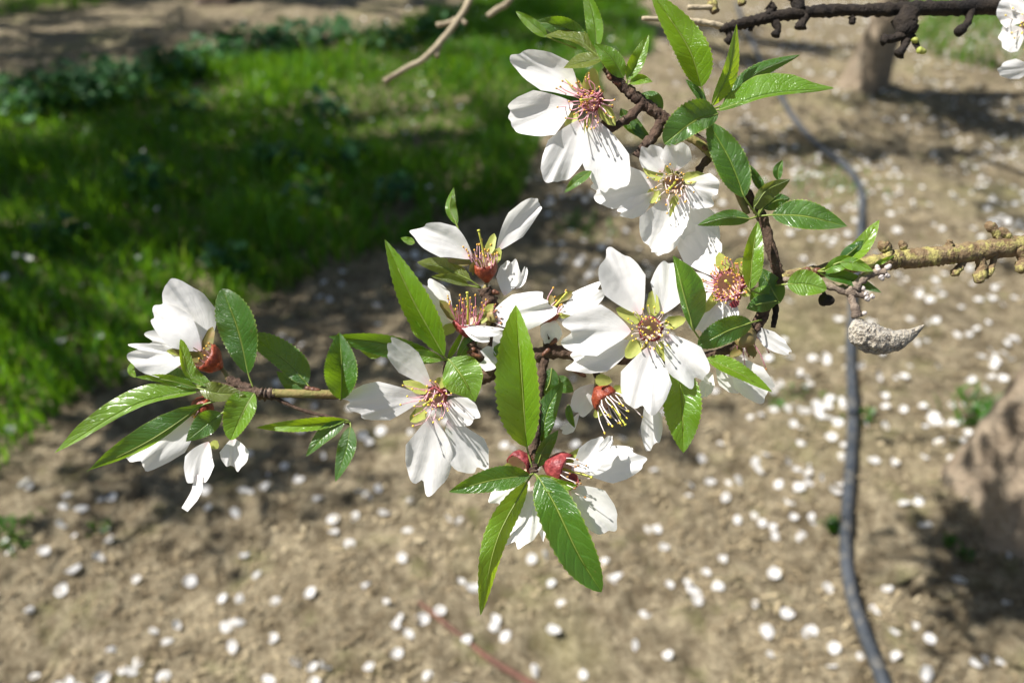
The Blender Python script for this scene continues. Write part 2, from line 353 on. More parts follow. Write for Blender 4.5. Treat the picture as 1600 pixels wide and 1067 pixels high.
# ------------------------------------------------------------------ thin organic surfaces
def ribbon(pts, wl, wr, zl=0, zr=0, kind='leaf', NS=40, NU=9, seed=0, notch=.08, ruf=1.0, wave=1.0, curl=0.0, pn=None, claw=.75, side=.5):
    """surface around a midrib given in photo pixels; wl/wr visible half widths, zl/zr depth of the two edges (px, + = farther).
    returns world V, F, uv"""
    rs = np.random.RandomState(seed); pts = np.asarray(pts, float)
    mid = cr(pts, 60); L = np.linalg.norm(np.diff(mid[:, :2], axis=0), axis=1).sum()
    tt = np.linspace(0, 1, 60)
    d = np.gradient(mid[:, :2], axis=0); d /= np.linalg.norm(d, axis=1)[:, None] + 1e-9
    def C(t):
        return np.stack([np.interp(t, tt, mid[:, k]) for k in range(3)], -1), np.stack([-np.interp(t, tt, d[:, 1]), np.interp(t, tt, d[:, 0])], -1)
    s = np.linspace(0, 1, NS); u = np.array([-1, -.97, -.7, -.4, -.16, -.03, 0, .03, .16, .4, .7, .97, 1.0]) if kind == 'leaf' else np.linspace(-1, 1, NU)
    NU = len(u); S, U = np.meshgrid(s, u, indexing='ij')
    lst = isinstance(wl, (list, tuple))
    if kind == 'leaf':
        a, b = (.72, .95) if pn is None else pn
        pr = (S ** a) * ((1 - S) ** b); pr = pr / ((a / (a + b)) ** a * (b / (a + b)) ** b)
        teeth = 1 + .045 * ((np.arange(NS) % 2) * 2 - 1)[:, None] * (np.abs(U) > .99)
        wS = pr * teeth; T = S
    else:
        ph = rs.rand(6) * 6.28
        E = side + (1 - side) * np.sqrt(np.clip(1 - U ** 2, 0, 1))
        E = E * (1 + .16 * (rs.rand() - .5) * U) + .10 * (rs.rand() - .5) * U; E = E - notch * np.exp(-((U - .12 * (rs.rand() - .5)) / .2) ** 2)
        E = E + ruf * .035 * (np.sin(U * 5.0 + ph[0]) + .7 * np.sin(U * 9 + ph[1]) + .18 * np.sin(U * 17 + ph[4])) * (1 - U ** 4)
        T = np.clip(S * E, 0, 1.08); wS = S ** claw
    if lst:
        WL = np.interp(T, np.linspace(0, 1, len(wl)), wl); WR = np.interp(T, np.linspace(0, 1, len(wr)), wr); pz = np.where(U < 0, WL / (max(wl) + 1e-6), WR / (max(wr) + 1e-6))
        W = np.where(U < 0, WL, WR)
    else:
        W = np.where(U < 0, wl, wr) * wS; pz = wS
    c, r = C(np.clip(T, 0, 1)); over = np.clip(T - 1, 0, 1)
    Z = c[..., 2] + np.where(U < 0, zl, zr) * pz * np.abs(U) ** (1.12 if kind == 'leaf' else 1.35)
    X = c[..., 0] + r[..., 0] * W * U; Y = c[..., 1] + r[..., 1] * W * U
    dl = d[-1]; X = X + dl[0] * over * L; Y = Y + dl[1] * over * L
    wm = max(np.max(np.abs(W)), 6)
    p2 = rs.rand(6) * 6.28
    if kind == 'leaf':
        Z = Z + wave * wm * (.22 * U ** 2 * np.sin(S * 8 + p2[0] + (U > 0) * 1.7) + .07 * np.abs(U) * np.sin(S * 17 + p2[1] + (U > 0) * 2.1)) * np.sin(np.pi * S)
        X = X + r[..., 0] * wm * .03 * np.sin(S * 7 + p2[2]) * U; Y = Y + r[..., 1] * wm * .03 * np.sin(S * 7 + p2[2]) * U
    else:
        Z = Z + ruf * wm * S ** 2 * (.15 * np.sin(U * 3.4 + p2[0]) * S + .075 * np.sin(U * 7.5 + p2[1] + S * 2) * S + .12 * np.sin(S * 4 + p2[2] + U * 1.5) + .022 * np.sin(U * 15 + p2[3] + S * 3) * S - .07 * np.exp(-(U / .10) ** 2) * (1 - .4 * S))
    if kind == 'leaf':
        bend = .55 * (rs.rand() - .35); Z = Z + bend * wm * (S ** 2.2) + .030 * wm * np.abs(U) * np.sin((S - .16 * np.abs(U)) * 34) * np.sin(np.pi * S)
    Z = Z + curl * wm * T ** 4
    V = PX(np.stack([X, Y, Z], -1).reshape(-1, 3))
    idx = np.arange(NS * NU).reshape(NS, NU)
    F = np.stack([idx[:-1, :-1], idx[:-1, 1:], idx[1:, 1:], idx[1:, :-1]], -1).reshape(-1, 4)
    uv = np.stack([(U + 1) / 2, S], -1).reshape(-1, 2)
    return V, F, uv

# ================================================================== GROUND
def axis(lo, hi, fine0, fine1, step, n):
    a = np.arange(fine0, fine1 + step, step)
    l = fine0 - np.geomspace(step, fine0 - lo, n)[::-1]; h = fine1 + step + np.geomspace(step, hi - fine1, n)
    return np.concatenate([l, a, h])
gx = axis(-300, 300, -1.6, 2.4, .0095, 36); gy = axis(-300, 300, .25, 3.6, .0095, 36)
GX, GY = np.meshgrid(gx, gy, indexing='ij'); GZ = gh(GX, GY)
ii = np.arange(GX.size).reshape(GX.shape)
GF = np.stack([ii[:-1, :-1], ii[1:, :-1], ii[1:, 1:], ii[:-1, 1:]], -1).reshape(-1, 4)
g = mk('ground', np.stack([GX, GY, GZ], -1).reshape(-1, 3), GF, M['soil'], origin=(0, 0, 0)); tag(g, 'bare tan orchard soil strewn with white petals', 'soil', kind='structure')

def inpoly(px, py, poly):
    ins = np.zeros(len(px), bool); n = len(poly)
    for k in range(n):
        x1, y1 = poly[k][:2]; x2, y2 = poly[(k + 1) % n][:2]
        c = (y1 > py) != (y2 > py)
        ins ^= c & (px < (x2 - x1) * (py - y1) / (y2 - y1 + 1e-12) + x1)
    return ins
ALLEY = [GP(*q) for q in [(-500, 900), (-150, 790), (0, 722), (130, 650), (250, 600), (400, 480), (520, 425), (640, 385), (740, 335), (830, 270), (890, 200), (960, 130), (1010, 90), (1015, 20), (990, -60), (820, -40), (700, 25), (600, 55), (440, 100), (300, 115), (150, 150), (0, 165), (-400, 260)]]
FARL = [GP(*q) for q in [(-500, 90), (0, 28), (170, 6), (270, -30), (350, -130), (-600, -140)]]
FARR = [GP(*q) for q in [(1425, 40), (1440, 75), (1490, 105), (1600, 125), (2000, 170), (2100, -90), (1420, -90)]]
def blades(poly, dens, hmin, hmax, seed, wob=.10):
    rs = np.random.RandomState(seed); P_ = np.array(poly); lo = P_.min(0); hi = P_.max(0)
    n = int(dens * (hi[0] - lo[0] + .4) * (hi[1] - lo[1] + .4)); x = rs.uniform(lo[0] - .2, hi[0] + .2, n); y = rs.uniform(lo[1] - .2, hi[1] + .2, n)
    xx = x + wob * 2 * (vn(x, y, 3, 21) - .5) + wob * (vn(x, y, 9, 22) - .5); yy = y + wob * 2 * (vn(x, y, 3, 23) - .5) + wob * (vn(x, y, 9, 24) - .5)
    k = inpoly(xx, yy, poly) & (vn(x, y, 6, 25) * .6 + vn(x, y, 17, 26) * .6 > .26 + .2 * rs.rand(n) * 0)
    x, y = x[k], y[k]; n = len(x)
    cl = vn(x, y, 4.5, 27); hgt = (hmin + (hmax - hmin) * rs.rand(n) ** 1.6) * (.4 + 1.2 * cl) * (1 + .7 * (rs.rand(n) < .04))
    wdt = rs.uniform(.0016, .0034, n); a = rs.uniform(0, 6.283, n); lean = rs.uniform(.1, .75, n) * hgt; la = rs.uniform(0, 6.283, n)
    z = gh(x, y) - .003
    b = np.stack([x, y, z], 1); wv = np.stack([np.cos(a), np.sin(a), a * 0], 1) * wdt[:, None]; ld = np.stack([np.cos(la), np.sin(la), a * 0], 1)
    up = np.array([0, 0, 1.0])
    m1 = b + ld * (lean * .3)[:, None] + up * (hgt * .55)[:, None]; t = b + ld * lean[:, None] + up * (hgt * rs.uniform(.75, 1, n))[:, None]
    V = np.stack([b - wv, b + wv, m1 + wv * .8, m1 - wv * .8, t + wv * .15, t - wv * .15], 1).reshape(-1, 3)
    i = np.arange(n)[:, None] * 6
    F = np.concatenate([i + np.array([[0, 1, 2, 3]]), i + np.array([[3, 2, 4, 5]])], 0)
    tone = np.clip(.15 + .5 * vn(x, y, 2.2, 31) + .35 * rs.rand(n) - .1, 0, .93); tone[rs.rand(n) < .05] = 1
    return V, F, np.repeat(tone, 6)
V, F, t = blades(ALLEY, 9000, .035, .085, 3); o = mk('grass', V, F, M['grass'], origin=(0, 0, 0), attrs={'tone': t}); tag(o, 'green grass strip running between the tree rows', 'grass', kind='stuff')
V, F, t = blades(FARL, 1800, .05, .11, 4); o = mk('grass', V, F, M['grass'], origin=(0, 0, 0), attrs={'tone': t}); tag(o, 'green grass beyond the bare strip of the farther tree row', 'grass', kind='stuff')
V, F, t = blades(FARR, 1800, .05, .11, 5); o = mk('grass', V, F, M['grass'], origin=(0, 0, 0), attrs={'tone': t}); tag(o, 'green grass patch behind the farther almond trunk', 'grass', kind='stuff')

FARA = [GP(*q) for q in [(1010, 10), (990, -70), (1100, -190), (1250, -270), (700, -270), (780, -150), (800, -50), (830, -42)]]
V, F, t = blades(FARA, 700, .05, .10, 6); o = mk('grass', V, F, M['grass'], origin=(0, 0, 0), attrs={'tone': t}); tag(o, 'far end of the green grass strip between the tree rows', 'grass', kind='stuff')
# broad-leaved weeds along the far edge and here and there in the grass
def weed_geo(cx, cy, rad, n, rs, size=(.010, .024), hh=.11):
    V = []; F = []; T = []
    for k in range(n):
        a = rs.rand() * 6.283; q = rad * math.sqrt(rs.rand()); x = cx + q * math.cos(a); y = cy + q * math.sin(a)
        z = float(gh(x, y)) + hh * rs.rand() * (1 - (q / rad) ** 2 * .6) + .012
        s_ = rs.uniform(*size); nrm = np.array([rs.randn() * .5, rs.randn() * .5, 1]); nrm /= np.linalg.norm(nrm)
        e1 = np.cross(nrm, [math.cos(a), math.sin(a), .1]); e1 /= np.linalg.norm(e1); e2 = np.cross(nrm, e1); b = len(V); c = np.array([x, y, z])
        for j in range(6):
            g_ = 6.283 * j / 6; V.append(c + (e1 * math.cos(g_) * .8 + e2 * math.sin(g_)) * s_ + nrm * (.25 * s_ * (j % 2)))
        F.append([b, b + 1, b + 2, b + 3]); F.append([b, b + 3, b + 4, b + 5]); tn = rs.rand(); T += [tn] * 6
        # thin stem
        b = len(V); V += [np.array([x, y, float(gh(x, y))]), np.array([x + .0012, y, float(gh(x, y))]), c + np.array([.0012, 0, 0]), c]; F.append([b, b + 1, b + 2, b + 3]); T += [.1] * 4
    return V, F, T
rs = np.random.RandomState(11); V = []; F = []; T = []
for (px, py, r_, n_) in [(40, 170, .16, 160), (120, 165, .15, 150), (200, 150, .16, 170), (270, 125, .14, 140), (340, 100, .16, 170), (400, 90, .16, 170), (460, 80, .15, 150), (520, 70, .13, 120), (90, 150, .12, 110), (150, 140, .12, 120),
                         (510, 190, .07, 40), (440, 270, .08, 45), (540, 270, .08, 45), (60, 190, .09, 60), (360, 430, .05, 30), (300, 180, .06, 30), (600, 75, .12, 80), (690, 60, .12, 80), (240, 310, .06, 30), (100, 400, .05, 24), (480, 330, .06, 30), (620, 330, .06, 26)]:
    p = GP(px, py); v, f, t_ = weed_geo(p[0], p[1], r_, n_, rs); b = len(V); V += v; F += [[i + b for i in q] for q in f]; T += t_
o = mk('broadleaf_weeds', np.array(V), np.array(F), M['weeds'], origin=(0, 0, 0), attrs={'tone': np.array(T)}); tag(o, 'blue-green broad-leaved weeds along the far edge of the grass', 'weeds', kind='stuff')

# dry litter and crumbs on the soil
rs = np.random.RandomState(12); n = 80000
x = rs.uniform(-1.5, 2.3, n); y = rs.uniform(.3, 3.8, n); k = (vn(x, y, 5, 41) + .5 * vn(x, y, 16, 42)) > .30 + .6 * rs.rand(n); x, y = x[k], y[k]; n = len(x)
ln = rs.uniform(.0016, .006, n) * (1 + 1.5 * (rs.rand(n) < .05)); wd = rs.uniform(.0008, .0021, n); a = rs.uniform(0, 6.283, n); tilt = rs.uniform(-.5, .5, n)
c = np.stack([x, y, gh(x, y) + .0045], 1); e1 = np.stack([np.cos(a) * np.cos(tilt), np.sin(a) * np.cos(tilt), np.sin(tilt)], 1) * ln[:, None]; e2 = np.stack([-np.sin(a), np.cos(a), .3 * np.ones(n)], 1) * wd[:, None]
V = np.stack([c - e1 - e2, c + e1 - e2, c + e1 + e2, c - e1 + e2, c + np.array([0, 0, 1.0]) * wd[:, None] * 1.6], 1).reshape(-1, 3); i = np.arange(n)[:, None] * 5
F = np.concatenate([i + np.array([[0, 1, 4]]), i + np.array([[1, 2, 4]]), i + np.array([[2, 3, 4]]), i + np.array([[3, 0, 4]])], 0)
o = mk('dry_litter', V, F, M['litter'], origin=(0, 0, 0), attrs={'tone': np.repeat(np.clip(vn(x, y, 9, 44) * .5 + rs.rand(n) * .5, 0, 1), 5)}, smooth=False); tag(o, 'dry brown plant litter and crumbs on the soil', 'litter', kind='stuff')

# ================================================================== TREES
def trunk_geo(base, top, r0, r1, seed, flare=1.7, n=30, sides=28):
    rs = np.random.RandomState(seed); base = np.array(base, float); top = np.array(top, float); V = []; F = []
    lob = rs.rand(4) * 6.28
    for i in range(n):
        t = i / (n - 1); c = base + (top - base) * t + np.array([math.sin(t * 4 + lob[0]), math.cos(t * 3.3 + lob[1]), 0]) * r0 * .18 * t
        fl = 1 + (flare - 1) * math.exp(-t * (n * .32) * .5)
        for j in range(sides):
            a = 6.2832 * j / sides; r = (r0 + (r1 - r0) * t) * (1 + (fl - 1) * (1 + .45 * math.sin(a * 4 + lob[2])))
            r *= 1 + .05 * math.sin(a * 3 + lob[3] + t * 5) + .03 * math.sin(a * 7 + t * 11) + .02 * rs.randn() * .4
            V.append(c + np.array([math.cos(a) * r, math.sin(a) * r, 0]))
    for i in range(n - 1):
        for j in range(sides):
            j2 = (j + 1) % sides; F.append((i * sides + j, i * sides + j2, (i + 1) * sides + j2, (i + 1) * sides + j))
    F.append(tuple((n - 1) * sides + j for j in range(sides))); return np.array(V), F
def limb_paths(start, dirv, length, r, rs, nsub=7, keep=None):
    """one limb with side branches and twigs: list of (pts, radii, sides), and twig points for blossom"""
    out = []; tips = []; d = np.array(dirv, float); d /= np.linalg.norm(d); p = np.array(start, float); pts = [p.copy()]
    for k in range(6):
        d = d + rs.randn(3) * .13 + np.array([0, 0, .07]); d /= np.linalg.norm(d); p = p + d * length / 6; pts.append(p.copy())
    out.append((pts, [r, r * .75, r * .5, r * .25], 9)); C_ = cr(pts, 40)
    for k in range(nsub):
        t = rs.uniform(.22, 1); q = C_[int(t * 39)]; sdv = d + rs.randn(3) * .8; sdv[2] += .2; sdv /= np.linalg.norm(sdv); L = length * rs.uniform(.25, .5) * (1.15 - .4 * t); sp = [q]
        for m_ in range(4):
            sdv = sdv + rs.randn(3) * .22; sdv /= np.linalg.norm(sdv); sp.append(sp[-1] + sdv * L / 4)
        out.append((sp, [r * .3, r * .18, r * .09], 6)); S_ = cr(sp, 16)
        for e in range(5):
            q2 = S_[rs.randint(4, 16)]; tv = sdv + rs.randn(3) * .8; tv /= np.linalg.norm(tv); l2 = rs.uniform(.18, .42); tp = [q2, q2 + tv * l2 * .5 + rs.randn(3) * .03, q2 + tv * l2]
            out.append((tp, [.005, .0035, .002], 4)); tips += list(cr(tp, 9))
        tips += list(S_[6:])
    return out, tips
def faces_at(tips, n, spread, size, rs):
    t = np.array(tips); c = t[rs.randint(0, len(t), n)] + rs.randn(n, 3) * spread; e1 = rs.randn(n, 3); e1 /= np.linalg.norm(e1, axis=1)[:, None]; e2 = np.cross(e1, rs.randn(n, 3)); e2 /= np.linalg.norm(e2, axis=1)[:, None]
    s_ = rs.uniform(size[0], size[1], n)[:, None]; V = np.stack([c - e1 * s_, c + e2 * s_ * .6, c + e1 * s_, c - e2 * s_ * .6], 1).reshape(-1, 3); return V, np.arange(n * 4).reshape(n, 4)
def make_tree(loc, seed, r0, top, limbs, nb, nl, label, group, llen=2.0, trunk_mat='bark_trunk', ratio=.7, shade_limbs=()):
    rs = np.random.RandomState(seed); loc = np.array(loc, float); loc[2] = float(gh(loc[0], loc[1])) - .02
    root = empty('almond_tree', loc); tag(root, label, 'tree', group)
    top = loc + np.array(top, float); V, F = trunk_geo(loc, top, r0, r0 * ratio, seed); mk('trunk', V, F, M[trunk_mat], root, loc); tips = []
    for dv, L, *sb in limbs:
        paths, tp = limb_paths(top - np.array([0, 0, r0 * .4]), dv, L, r0 * .55, rs, nsub=sb[0] if sb else 7); g_ = Geo()
        for pts, rad, sides in paths: g_.tube(pts, rad, n=22 if sides == 9 else (10 if sides == 6 else 4), sides=sides, seed=rs.randint(9999), rough=.08)
        g_.build('limb', M['bark_limb'], root, top); tips += tp
    for tg, rr, cl, nf in shade_limbs:                                 # unseen limbs and foliage, added so their shade falls at given ground places
        ts = np.array(to_sun); pts = [top - np.array([0, 0, r0 * .3])] + [GP(a, b) + ts * (z_ / ts[2]) for a, b, z_ in tg]
        g_ = Geo(); g_.tube(pts, [rr * 1.4, rr, rr * .7, rr * .4], n=40, sides=9, rough=.12, seed=7); tp = []
        for q in cr(pts, 24)[8:]:
            for e in range(4):
                v_ = rs.randn(3) * cl; g_.tube([q, q + v_ * .6 + rs.randn(3) * .02, q + v_], [.006, .004, .002], n=4, sides=4, seed=3); tp += list(cr([q, q + v_], 6)[2:])
        g_.build('limb', M['bark_limb'], root, top)
        if nf: V, F = faces_at(tp, nf, .03, (.012, .024), rs); tag(mk('foliage', V, F, M['crown_leaf'], root), kind='stuff')
    c = np.mean(tips, 0)
    V, F = faces_at(tips, nb, .035, (.010, .017), rs); tag(mk('blossoms', V, F, M['blossom'], root, c), kind='stuff')
    V, F = faces_at(tips, nl, .035, (.012, .026), rs); tag(mk('foliage', V, F, M['crown_leaf'], root, c), kind='stuff')
    return root
make_tree(TR1, 21, .062, (.10, .06, 1.25), [((.9, .5, .9), 1.7), ((.7, -.6, .9), 1.5), ((.5, .9, 1.0), 1.9), ((.95, -.1, .7), 1.6), ((-.95, -.06, .14), .95, 3), ((-.75, .95, .6), 2.0, 5)], 5000, 5000, 'almond tree with flared tan trunk standing beside the black hose', 'almond trees', ratio=.8,  # last two limbs, reaching left out of view, added for their shade
          shade_limbs=[([(1590, 262, 1.8), (1400, 238, 2.0), (1250, 232, 2.1), (1120, 236, 2.2)], .013, .10, 800), ([(1640, 230, 1.9), (1560, 190, 2.1), (1490, 168, 2.2), (1440, 165, 2.3)], .012, .16, 1800), ([(1640, 930, 1.25), (1585, 900, 1.3), (1545, 870, 1.32)], .010, .06, 420)])
make_tree(TR2, 22, .046, (.10, .05, .95), [((.9, .1, 1.0), 1.7), ((.1, .9, 1.1), 1.8), ((.9, .8, .9), 1.7), ((-.2, -.3, 1.2), 1.3)], 4000, 3500, 'slender leaning almond trunk at the end of the hose', 'almond trees')
p3 = GP(345, 2)
make_tree(p3, 23, .07, (-.05, .03, 1.0), [((-.6, .5, 1.0), 1.9), ((.7, -.5, 1.0), 1.9), ((.5, .8, 1.1), 1.8), ((-.6, -.8, 1.0), 2.0)], 15000, 15000, 'almond tree across the grass whose dark trunk foot meets the bare strip', 'almond trees', trunk_mat='bark_limb')
make_tree((-2.45, 2.0, 0), 24, .075, (.05, .0, 1.0), [((.9, .2, .9), 1.5, 9), ((.45, -.8, 1.0), 1.6, 9), ((.3, .9, 1.0), 1.8, 9), ((.9, -.35, 1.1), 1.5, 9), ((.1, .5, 1.4), 1.5), ((-.5, .1, 1.1), 1.6), ((.8, .7, .9), 1.7, 9), ((.5, -1.0, .85), 1.55, 6)], 15000, 15000, 'almond tree across the grass, nearest to the flowering branch', 'almond trees', trunk_mat='bark_limb',
          shade_limbs=[([(100, 560, 1.5), (200, 660, 1.6), (320, 720, 1.7), (420, 745, 1.8)], .014, .13, 800), ([(300, 480, 1.7), (480, 500, 1.8), (640, 480, 1.9), (780, 420, 2.0)], .014, .14, 900)])
make_tree((-3.6, 4.0, 0), 25, .07, (.0, .05, 1.0), [((.9, .3, .9), 1.8, 9), ((.8, -.5, 1.0), 1.7, 9), ((.6, .8, 1.0), 1.7, 9), ((.2, -.8, 1.0), 1.6)], 16000, 16000, 'almond tree across the grass behind the nearest one of its row', 'almond trees', trunk_mat='bark_limb')

# ================================================================== HOSE, STICK, CLODS, WEED TUFTS
hp = []
for (px, py) in [(1400, 1160), (1372, 1075), (1346, 1000), (1326, 930), (1318, 860), (1321, 760), (1328, 660), (1327, 560), (1332, 460), (1341, 380), (1343, 310), (1320, 268), (1280, 238), (1240, 200), (1218, 165), (1205, 140), (1190, 110), (1180, 80), (1160, 40), (1150, 10)]:
    p = GP(px, py); hp.append([p[0], p[1], float(np.mean([gh(p[0] + a, p[1] + b) for a in (-.05, 0, .05) for b in (-.05, 0, .05)])) + .012])
V, F, _ = tube_geo(np.array(hp), [.0092], n=160, sides=14); o = mk('drip_hose', V, F, M['hose'], origin=hp[1]); tag(o, 'black plastic drip irrigation hose snaking along the bare soil', 'hose')
st = [GP(655, 940), GP(700, 975), GP(760, 1022), GP(830, 1064), GP(900, 1120)]
V, F, _ = tube_geo([[p[0], p[1], float(gh(p[0], p[1])) + .003] for p in st], [.003, .004, .0048, .0055], n=40, sides=8, rough=.12, seed=3); tag(mk('fallen_stick', V, F, M['stick']), 'thin reddish-brown stick lying on the soil', 'stick')
def clod(px, py, sx, sy, sz, seed, lab):
    p = GP(px, py); V, F = ball_geo(np.zeros(3), (0, 0, 1), 1, 1, nu=20, nv=12)
    a = np.arctan2(V[:, 1], V[:, 0]); k = 1 + .14 * np.sin(a * 3 + seed) + .08 * np.sin(a * 5 + seed * 2) + .25 * (vn(V[:, 0] + seed, V[:, 1] + V[:, 2], 3, seed) - .5)
    V = V * k[:, None] * np.array([sx, sy, sz]) + np.array([p[0], p[1], float(gh(p[0], p[1])) + sz * .1]); V[:, 2] += (vn(V[:, 0], V[:, 1], 60, 6) - .5) * .006; tag(mk('soil_clod', V, F, M['soil']), lab, 'clod', 'flat clods of dry soil')
clod(1385, 880, .062, .045, .010, 2, 'flat pale soil clod beside the black hose')
clod(1565, 1010, .05, .04, .011, 5, 'pale soil clod below the near trunk')
clod(1470, 930, .028, .02, .007, 8, 'smaller pale soil clod between the hose and trunk')
clod(1230, 585, .02, .018, .01, 9, 'tiny soil clod left of the black hose')
def tuft(px, py, rad, n, hgt, lab, seed):
    rad *= .8 if n > 30 else .5; hgt *= .75
    rs = np.random.RandomState(seed); p = GP(px, py); x = p[0] + rs.randn(n) * rad; y = p[1] + rs.randn(n) * rad; V = []; F = []; T = []
    for k in range(n):
        b = np.array([x[k], y[k], float(gh(x[k], y[k])) - .002]); a = rs.rand() * 6.283; l = hgt * rs.uniform(.4, 1); t = b + np.array([math.cos(a) * l * .8, math.sin(a) * l * .8, l * .8]); w_ = np.array([-math.sin(a), math.cos(a), 0]) * rs.uniform(.0015, .004); m_ = (b + t) / 2 + np.array([0, 0, l * .15]); i = len(V)
        V += [b - w_ * .5, b + w_ * .5, m_ + w_, m_ - w_, t + w_ * .2, t - w_ * .2]; F += [[i, i + 1, i + 2, i + 3], [i + 3, i + 2, i + 4, i + 5]]; T += [rs.rand() * .5] * 6
    if 'patch' in lab: tag(mk('weed_patch', np.array(V), np.array(F), M['grass'], attrs={'tone': np.array(T)}), lab, 'weeds', kind='stuff')
    else: tag(mk('weed_tuft', np.array(V), np.array(F), M['grass'], attrs={'tone': np.array(T)}), lab, 'weed', 'small weed tufts on the soil')
for k, q in enumerate([(1530, 655, .035, 90, .06, 'dark leafy weed tuft standing left of the near trunk'), (1290, 290, .10, 160, .035, 'low green weed patch where the hose bends'), (1350, 660, .02, 40, .025, 'small weed tuft hugging the right side of the hose'),
                       (1475, 865, .008, 24, .02, 'bright weed seedling on bare soil right of the clod'), (18, 825, .02, 50, .035, 'bright green weed tuft on soil near the grass edge'), 
                       (1215, 635, .015, 30, .02, 'faint weed tuft left of the hose'), (1240, 620, .02, 36, .02, 'faint weed patch left of the hose'),  
                       (160, 815, .018, 30, .026, 'thin weed tuft on soil below the grass'), (905, 358, .05, 90, .04, 'weed patch beyond the white flowers'), (1500, 880, .01, 16, .02, 'tiny weed sprout by the near trunk shadow'), (1300, 830, .006, 44, .028, 'weed tuft touching the left side of the hose')]):
    tuft(*q, seed=60 + k)

# ================================================================== FALLEN PETALS
def petal_mesh(seed):
    rs = np.random.RandomState(seed); NS, NU = 6, 6; s = np.linspace(0, 1, NS); u = np.linspace(-1, 1, NU); S, U = np.meshgrid(s, u, indexing='ij')
    E = .52 + .48 * np.sqrt(1 - U ** 2) - .07 * np.exp(-(U / .25) ** 2); T_ = S * E
    X = U * S ** .6 * .46; Y = T_ - .5; Z = .30 * (X ** 2) * 1.6 + rs.uniform(.05, 1.1) * (Y + .1) ** 2 + rs.uniform(-.3, .5) * X * Y + .05 * np.sin(U * 4 + seed)
    me = bpy.data.meshes.new('fallen_petal'); ix = np.arange(NS * NU).reshape(NS, NU); F = np.stack([ix[:-1, :-1], ix[1:, :-1], ix[1:, 1:], ix[:-1, 1:]], -1).reshape(-1, 4)
    V = np.stack([X, Y, Z - Z.min()], -1).reshape(-1, 3); me.from_pydata([tuple(v) for v in V], [], [tuple(int(i) for i in f) for f in F]); lay = me.uv_layers.new(name='UVMap')
    uvv = np.stack([(U + 1) / 2, S], -1).reshape(-1, 2)
    for lp in me.loops: lay.data[lp.index].uv = uvv[lp.vertex_index]
    me.polygons.foreach_set('use_smooth', np.ones(len(F), bool)); me.materials.append(M['petal_fallen']); return me, V, F, uvv
PM = [petal_mesh(s) for s in range(8)]
seen = [(10, 852), (68, 856), (112, 831), (172, 843), (154, 869), (94, 912), (40, 940), (178, 1004), (237, 978), (274, 969), (257, 991), (348, 933), (354, 972), (363, 1001), (426, 989), (380, 858), (397, 889), (485, 926), (45, 1040), (84, 1060), (116, 1062), (156, 1050), (216, 1026), (203, 1041), (255, 1048), (459, 1035), (486, 1038), (505, 1040), (418, 1054), (573, 1036), (668, 1049), (637, 991), (625, 964), (604, 943), (690, 957), (725, 1001), (775, 966), (773, 981), (789, 990), (722, 910), (734, 918), (860, 916), (876, 943), (865, 988), (641, 826), (700, 812), (716, 817), (628, 873), (519, 806), (551, 801), (365, 794), (100, 789), (126, 789), (155, 774), (175, 776), (45, 757), (380, 763), (320, 762), (660, 965), (580, 690), (830, 873), (858, 871), (945, 880), (955, 910), (962, 902), (1010, 959), (1025, 835), (1035, 860), (1075, 918), (1083, 930), (1088, 945), (1120, 925), (1102, 903), (1128, 878), (1044, 922), (1043, 1035), (990, 1010), (912, 1053), (840, 1045), (720, 1075), (1203, 1030), (1195, 995), (1265, 992), (1294, 915), (1135, 780), (1180, 800), (1210, 833), (1230, 725), (1183, 742), (1215, 760), (1265, 815), (1080, 755), (1075, 775), (1392, 995), (1428, 980), (1449, 1004), (1441, 1060), (1560, 1045), (1490, 925), (1363, 955), (1375, 885), (1100, 712), (1170, 655), (1250, 680), (500, 465), (515, 470), (455, 540), (590, 480), (470, 545), (600, 575), (545, 640), (590, 760), (560, 765)]
HP = cr(np.array(hp), 300); SP = cr(np.array(st), 60); rs = np.random.RandomState(33); pos = [GP(a + rs.randn() * 1.0, b + rs.randn()) for a, b in seen]
cnt = 0
while cnt < 2000:                                              # scattered like the photograph: thick under the tree, thinning to the grass
    x = rs.uniform(-1.3, 2.6); y = rs.uniform(.35, 4.4); p = PROJ([[x, y, 0]])[0]
    if not (-60 < p[0] < 1680 and -40 < p[1] < 1110): continue
    dl = (x * .5 + .3 - (y - 1.2) * .25)
    pr = np.clip(.05 + .34 * dl + .55 * (vn(x, y, 5, 51) - .5), .015, .6)
    if p[1] > 780 and p[0] < 1150: pr *= .22
    if p[1] > 780 and p[0] >= 1150: pr *= .6
    inG = inpoly(np.array([x]), np.array([y]), ALLEY)[0]
    if inG: pr = .02
    if rs.rand() < pr: pos.append(np.array([x, y, 0])); cnt += 1
pos = np.array(pos); dist = np.linalg.norm(pos - np.array([0, 0, CAMH]), axis=1); pp = PROJ(pos)
vis = (pp[:, 0] > -10) & (pp[:, 0] < 1610) & (pp[:, 1] > -10) & (pp[:, 1] < 1077)
order = np.argsort(dist + (~vis) * 100); SV = []; SF = []; SU = []; nb = 0
